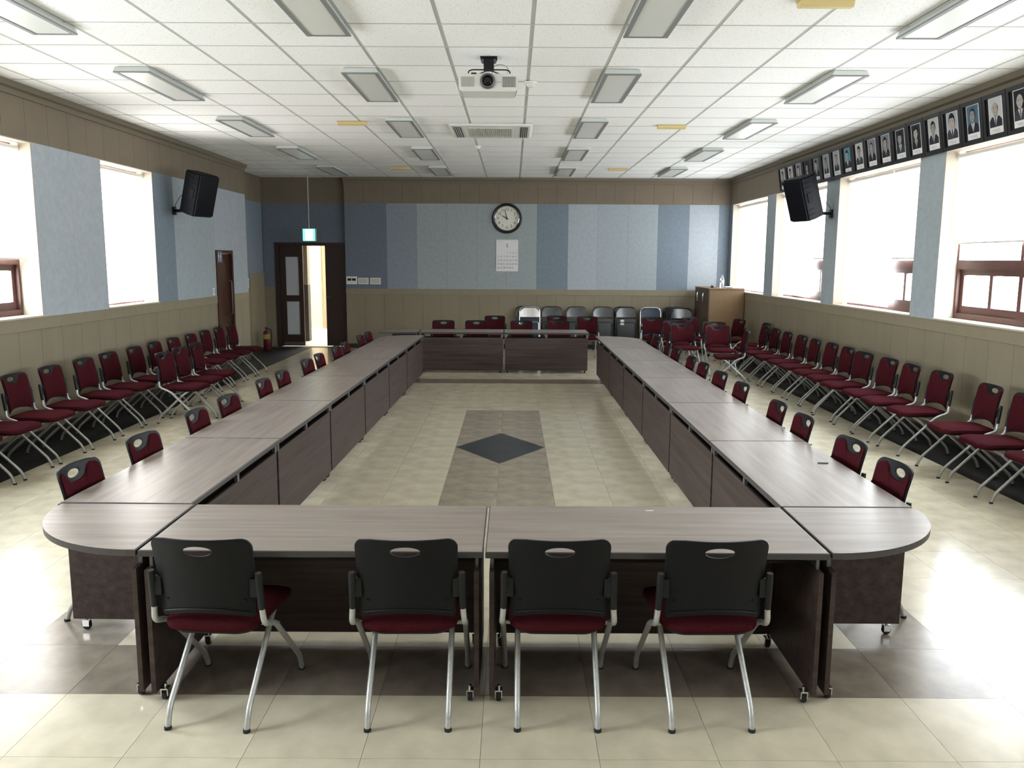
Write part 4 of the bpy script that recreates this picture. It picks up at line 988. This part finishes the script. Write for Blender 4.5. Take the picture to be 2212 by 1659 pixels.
    fc_ = ob('face', flat(fp, y0 + 0.0066), cmat(sk, 'face'), ph)
    b = bmesh.new(); yy = -(y0 + 0.0078)
    def q(pts):
        prism(b, pts, yy - 0.0006, yy, 'y')
    for s in (-1, 1):
        q([(s * fa * 0.62, cz + fb * 0.27), (s * fa * 0.60, cz + fb * 0.33), (s * fa * 0.22, cz + fb * 0.34), (s * fa * 0.2, cz + fb * 0.27)])
        q(ell(s * fa * 0.40, cz + fb * 0.12, fa * 0.17, fb * 0.055, 10))
    q([(-fa * 0.26, cz - fb * 0.50), (fa * 0.26, cz - fb * 0.50), (fa * 0.2, cz - fb * 0.56), (-fa * 0.2, cz - fb * 0.56)])
    q([(-fa * 0.16, cz - fb * 0.22), (fa * 0.16, cz - fb * 0.22), (fa * 0.1, cz - fb * 0.26), (-fa * 0.1, cz - fb * 0.26)])
    ob('face_features', b, cmat(tuple(c * 0.25 for c in sk), 'features'), ph)
    # caption: unreadable small print
    cp = ob('caption', flat([(-pw, z0), (pw, z0), (pw, z0 + cap - 0.006), (-pw, z0 + cap - 0.006)], y0 + 0.0012), 'paper', t)
    b = bmesh.new(); rr = random.Random(i)
    for c in range(5):
        x = -0.062 + 0.026 * c
        for z in (0.018, 0.027): bx(b, x, x + rr.uniform(0.007, 0.014), -(y0 + 0.003), -(y0 + 0.0024), z0 + z, z0 + z + 0.004)
    for c in range(7): bx(b, -0.03 + 0.016 * c, -0.022 + 0.016 * c, -(y0 + 0.003), -(y0 + 0.0024), z0 + 0.006, z0 + 0.009)
    ob('caption_print', b, 'ink', cp)
for i in range(18): portrait(i, 15.05 - 0.408 * i)

# ================================================================== SPEAKERS
def speaker(loc, rz, tilt, wallx, wally, label):
    t = thing('loudspeaker', label, 'loudspeaker', loc, 0, 'black loudspeakers on wall brackets')
    R_ = Matrix.Rotation(rz, 4, 'Z') @ Matrix.Rotation(tilt, 4, 'X')
    def put(b): b.transform(R_); return b
    H2 = 0.315
    b = bmesh.new(); prism(b, [(-0.205, -0.16), (0.205, -0.16), (0.205, -0.02), (0.13, 0.19), (-0.13, 0.19), (-0.205, -0.02)], -H2, H2)
    bmesh.ops.bevel(b, geom=list(b.edges), offset=0.018, segments=2, affect='EDGES'); ob('cabinet', smooth_mesh(put(b), 'cabinet', 40), 'speaker', t)
    b = bmesh.new(); bx(b, -0.19, 0.19, -0.172, -0.158, -H2 + 0.02, H2 - 0.02, 0.006); gr = ob('grille', smooth_mesh(put(b)), 'speaker', t)
    b = bmesh.new()
    for s in (-1, 1):
        bx(b, min(s * 0.200, s * 0.214), max(s * 0.200, s * 0.214), -0.10, -0.02, -0.06, 0.08)
        for z in (-0.24, -0.17, 0.15, 0.22): bx(b, min(s * 0.203, s * 0.212), max(s * 0.203, s * 0.212), -0.12, -0.02, z, z + 0.012)
    ob('side_handle', put(b), 'speaker', t)
    L_ = Vector((wallx - loc[0], wally - loc[1], 2.69 - loc[2]))
    s = 1 if wallx > 0 else -1
    b = bmesh.new(); bx(b, min(L_.x - s * 0.025, L_.x), max(L_.x - s * 0.025, L_.x), L_.y - 0.05, L_.y + 0.05, L_.z - 0.06, L_.z + 0.06)
    pl = ob('wall_plate', b, 'black', t)
    foot = R_ @ Vector((0, 0.06, -H2 + 0.02))
    b = bmesh.new(); tube(b, fillet([(L_.x - s * 0.02, L_.y, L_.z), (foot.x + (L_.x - foot.x) * 0.35, foot.y + (L_.y - foot.y) * 0.35, L_.z), (foot.x, foot.y, foot.z)], 0.05, 4), 0.024, 10)
    ob('bracket_arm', smooth_mesh(b), 'black', t)
    b = bmesh.new(); tube(b, [tuple(R_ @ Vector((0.1 * -s, 0.19, 0.08))), (L_.x * 0.75, L_.y * 0.7 + 0.06, -0.02), (L_.x - s * 0.03, L_.y + 0.02, L_.z + 0.1), (L_.x - s * 0.02, L_.y, L_.z + 0.05)], 0.004, 6)
    ob('cable', b, 'black', t)
speaker((-4.72, 12.78, 2.93), PI / 2 - math.radians(22), math.radians(16), XL + 0.014, 12.98, 'black loudspeaker tilted down on the left wall past the second window')
speaker((4.30, 12.58, 2.90), -PI / 2 + math.radians(20), math.radians(18), XR - 0.014, 12.80, 'black loudspeaker tilted down on a right wall pillar below the portraits')

# ================================================================== CLOCK, CALENDAR, SWITCHES
t = thing('wall_clock', 'round black rimmed wall clock with white face, about two to ten', 'clock', (-0.132, YB - 0.014, 2.885))
b = bmesh.new(); lathe(b, [(0.0, 0.0), (0.325, 0.0), (0.33, -0.03), (0.305, -0.06), (0.27, -0.045), (0.262, -0.02), (0.0, -0.02)], 56, (0, 0, 0), 'y'); ob('rim', smooth_mesh(b), 'frame_black', t)
b = bmesh.new(); lathe(b, [(0.0, -0.021), (0.262, -0.021), (0.262, -0.023), (0.0, -0.023)], 48, (0, 0, 0), 'y'); fa_ = ob('face', mesh(b), 'clockface', t)
b = bmesh.new(); tube(b, [(0.265 * math.cos(a), -0.047, 0.265 * math.sin(a)) for a in [2 * PI * k / 48 for k in range(48)]], 0.007, 8, True); ob('inner_ring', smooth_mesh(b), 'chrome', t)
b = text_mesh('clock'); b.transform(Matrix.Translation((0, -0.0245, 0)) @ Matrix.Rotation(PI / 2, 4, 'X')); ob('numerals', b, 'ink', fa_)
def hand(ang, ln, wd):
    b = bmesh.new(); prism(b, [(-wd, -0.03), (wd, -0.03), (wd * 0.6, ln), (-wd * 0.6, ln)], -0.031, -0.028, 'y'); b.transform(Matrix.Rotation(ang, 4, 'Y')); return b
ob('hour_hand', hand(-2 * PI * (1 - 9.965 / 12), 0.125, 0.012), 'ink', t); ob('minute_hand', hand(-2 * PI * 2.3 / 60, 0.205, 0.009), 'ink', t)
b = bmesh.new(); lathe(b, [(0.0, -0.036), (0.018, -0.034), (0.018, -0.026)], 16, (0, 0, 0), 'y'); ob('hub', smooth_mesh(b), 'ink', t)
t = thing('wall_calendar', 'white January wall calendar hung below the clock', 'calendar', (-0.123, YB - 0.014, 1.726))
b = bmesh.new(); bx(b, -0.245, 0.245, -0.012, 0.0, 0.0, 0.695); ob('sheet', b, 'paper', t)
b = text_mesh('calendar'); b.transform(Matrix.Translation((0, -0.0128, 0)) @ Matrix.Rotation(PI / 2, 4, 'X')); ob('date_print', b, 'ink', t)
b = bmesh.new()
for k in range(8): bx(b, -0.22 + 0.014 * k, -0.212 + 0.014 * k, -0.0126, -0.012, 0.645, 0.652); bx(b, 0.12 + 0.012 * k, 0.127 + 0.012 * k, -0.0126, -0.012, 0.645, 0.652)
ob('header_print', b, 'offwhite', t)
ob('binding_strip', box(-0.245, 0.245, -0.015, -0.0005, 0.685, 0.705), 'offwhite', t)
def plate(name, x0, x1, z0, z1, lab, n, dark=False):
    t = thing(name, lab, 'switch', ((x0 + x1) / 2, YB - 0.014, z0), group='white control plates on the back wall'); w2 = (x1 - x0) / 2
    ob('cover_plate', box(-w2, w2, -0.03 if dark else -0.012, 0, 0, z1 - z0, 0.003), 'white', t)
    for k in range(n):
        a = -w2 + 0.02 + (2 * w2 - 0.04) * k / n; bb = -w2 + 0.02 + (2 * w2 - 0.04) * (k + 1) / n
        if dark: ob('display', box(a + 0.008, bb - 0.008, -0.033, -0.03, (z1 - z0) * 0.45, (z1 - z0) * 0.75), 'black', t)
        else: ob('rocker', box(a + 0.003, bb - 0.003, -0.017, -0.012, 0.02, z1 - z0 - 0.02), 'offwhite', t)
plate('control_panel', -3.715, -3.475, 1.42, 1.595, 'white control panel with two dark displays beside the doorway wall end', 2, True)
plate('light_switch', -3.452, -3.222, 1.422, 1.565, 'middle white switch plate on the back wall', 3); plate('light_switch', -3.185, -2.95, 1.422, 1.565, 'rightmost white switch plate on the back wall', 3)
t = thing('light_switch', 'small white switch beside the brown washroom door', 'switch', (XL + 0.014, 14.52, 1.34)); ob('cover_plate', box(0, 0.012, -0.04, 0.04, 0, 0.13, 0.002), 'white', t); ob('rocker', box(0.012, 0.016, -0.022, 0.022, 0.03, 0.10), 'offwhite', t)
t = thing('light_switch', 'small white switch in the dark alcove beside the doorway', 'switch', (XA + 0.012, 17.75, 1.36)); ob('cover_plate', box(0, 0.012, -0.06, 0.06, 0, 0.2, 0.002), 'white', t); ob('rocker', box(0.012, 0.016, -0.035, 0.035, 0.03, 0.17), 'offwhite', t)

# ================================================================== EXIT SIGN, EXTINGUISHER
t = thing('exit_sign', 'glowing green and white exit sign hanging before the corridor door', 'exit sign', (-4.40, 18.28, 2.357))
ob('housing', box(-0.135, 0.155, -0.02, 0.03, 0.0, 0.265, 0.004), 'offwhite', t)
ob('green_panel', box(-0.13, 0.13, -0.024, -0.0195, 0.006, 0.259), 'green', t)
b = bmesh.new(); yy = -0.0262
pz = lambda pts: prism(b, pts, yy, -0.024, 'y')
pz([(-0.075, 0.02), (0.078, 0.02), (0.078, 0.245), (-0.075, 0.245)]); ob('light_field', b, 'exitw', t)
b = bmesh.new(); tube(b, [(0.0, 0.0, 0.264), (0.0, 0.0, ZC - 0.006 - 2.357)], 0.011, 8); ob('hanger_rod', smooth_mesh(b), 'offwhite', t)
t = thing('fire_extinguisher', 'dark red fire extinguisher with yellow label standing in the alcove', 'fire extinguisher', (-5.36, 18.15, 0))
b = bmesh.new(); lathe(b, [(0.0, 0.0), (0.072, 0.0), (0.078, 0.01), (0.078, 0.36), (0.065, 0.405), (0.03, 0.43), (0.026, 0.45), (0.0, 0.45)], 22); ob('cylinder', smooth_mesh(b), 'exred', t)
b = bmesh.new(); bx(b, -0.02, 0.02, -0.02, 0.02, 0.45, 0.48); bx(b, -0.012, 0.012, -0.10, 0.03, 0.49, 0.503); bx(b, -0.012, 0.012, -0.09, 0.03, 0.465, 0.476); ob('valve', b, 'black', t)
b = bmesh.new(); tube(b, fillet([(0.02, 0, 0.465), (0.10, 0, 0.45), (0.105, 0, 0.25), (0.09, 0, 0.08)], 0.05, 5), 0.011, 8); ob('hose', smooth_mesh(b), 'rubber', t)
b = bmesh.new(); 
for k in range(9):
    a = -PI / 2 + (k - 4) * 0.22 + 0.25
    bx(b, 0.0787 * math.cos(a) - 0.009, 0.0787 * math.cos(a) + 0.009, 0.0787 * math.sin(a) - 0.002, 0.0787 * math.sin(a) + 0.002, 0.24, 0.345)
ob('label', b, 'exlabel', t)

# ================================================================== CABINET AND SMALL THINGS
t = thing('storage_cabinet', 'oak coloured storage cabinet in the far right corner', 'cabinet', (4.43, 17.95, 0))
ob('carcass', box(-0.355, 0.36, -0.65, 0.65, 0.05, 1.395), 'cab', t); ob('plinth', box(-0.33, 0.36, -0.63, 0.63, 0, 0.05), 'inner', t); ob('cabinet_top', box(-0.385, 0.36, -0.67, 0.66, 1.395, 1.42, 0.003), 'cab', t)
for y0, y1, hy in ((-0.648, -0.003, -0.09), (0.003, 0.648, 0.09)):
    dd = ob('door', box(-0.375, -0.356, y0, y1, 0.06, 1.385, 0.002), 'cabdoor', t)
    b = bmesh.new(); tube(b, fillet([(-0.375, hy * 3.0 , 1.12), (-0.41, hy * 3.0, 1.12), (-0.41, hy * 3.0, 1.30), (-0.375, hy * 3.0, 1.30)], 0.02, 4), 0.009, 8); ob('handle', smooth_mesh(b), 'chrome', dd)
t = thing('water_bottle', 'clear plastic water bottle with blue label on the oak cabinet', 'bottle', (4.38, 17.55, 1.42))
b = bmesh.new(); lathe(b, [(0.0, 0.0), (0.040, 0.0), (0.043, 0.01), (0.043, 0.17), (0.036, 0.21), (0.018, 0.245), (0.016, 0.262), (0.0, 0.262)], 20); ob('body', smooth_mesh(b), 'water', t)
b = bmesh.new(); lathe(b, [(0.0439, 0.10), (0.0439, 0.16), (0.0432, 0.16), (0.0432, 0.10)], 20); ob('label', smooth_mesh(b), 'paper', t)
b = bmesh.new(); lathe(b, [(0.0, 0.255), (0.0185, 0.255), (0.0185, 0.28), (0.0, 0.28)], 16); ob('cap', smooth_mesh(b), 'bluecap', t)
t = thing('binder_clip', 'small black binder clip on the oak cabinet beside the bottle', 'clip', (4.20, 17.65, 1.42))
b = bmesh.new(); prism(b, [(-0.035, 0), (0.035, 0), (0.008, 0.045), (-0.008, 0.045)], -0.03, 0.03, 'y'); ob('clip_body', b, 'black', t)
b = bmesh.new(); tube(b, fillet([(-0.012, -0.02, 0.043), (-0.018, -0.008, 0.07), (-0.018, 0.008, 0.07), (-0.012, 0.02, 0.043)], 0.01, 3), 0.002, 6); ob('clip_wire', b, 'steel', t)
t = thing('paper_stack', 'low stack of papers on the oak cabinet by the window', 'papers', (4.60, 17.75, 1.42))
for k in range(3): ob('sheet', box(-0.13 + 0.01 * k, 0.12 + 0.008 * k, -0.17, 0.15, 0.008 * k, 0.008 * k + 0.007), 'paper', t)
tag(ob('wooden_block', box(4.46, 4.56, 17.40, 17.47, 1.42, 1.432, 0.003), 'doorwood'), 'small brown wooden strip lying on the front of the cabinet', 'wood strip')
tag(ob('paper_scrap', box(0.68, 0.72, 4.075, 4.083, DT, DT + 0.001), 'paper'), 'tiny white paper scrap on the front right desk', 'paper scrap')
b = bmesh.new(); tube(b, [(1.92, 5.10, DT + 0.003), (1.985, 5.095, DT + 0.003)], 0.003, 6); tag(ob('pencil_stub', smooth_mesh(b), 'ink'), 'thin dark pencil stub on the first right column desk', 'pencil')
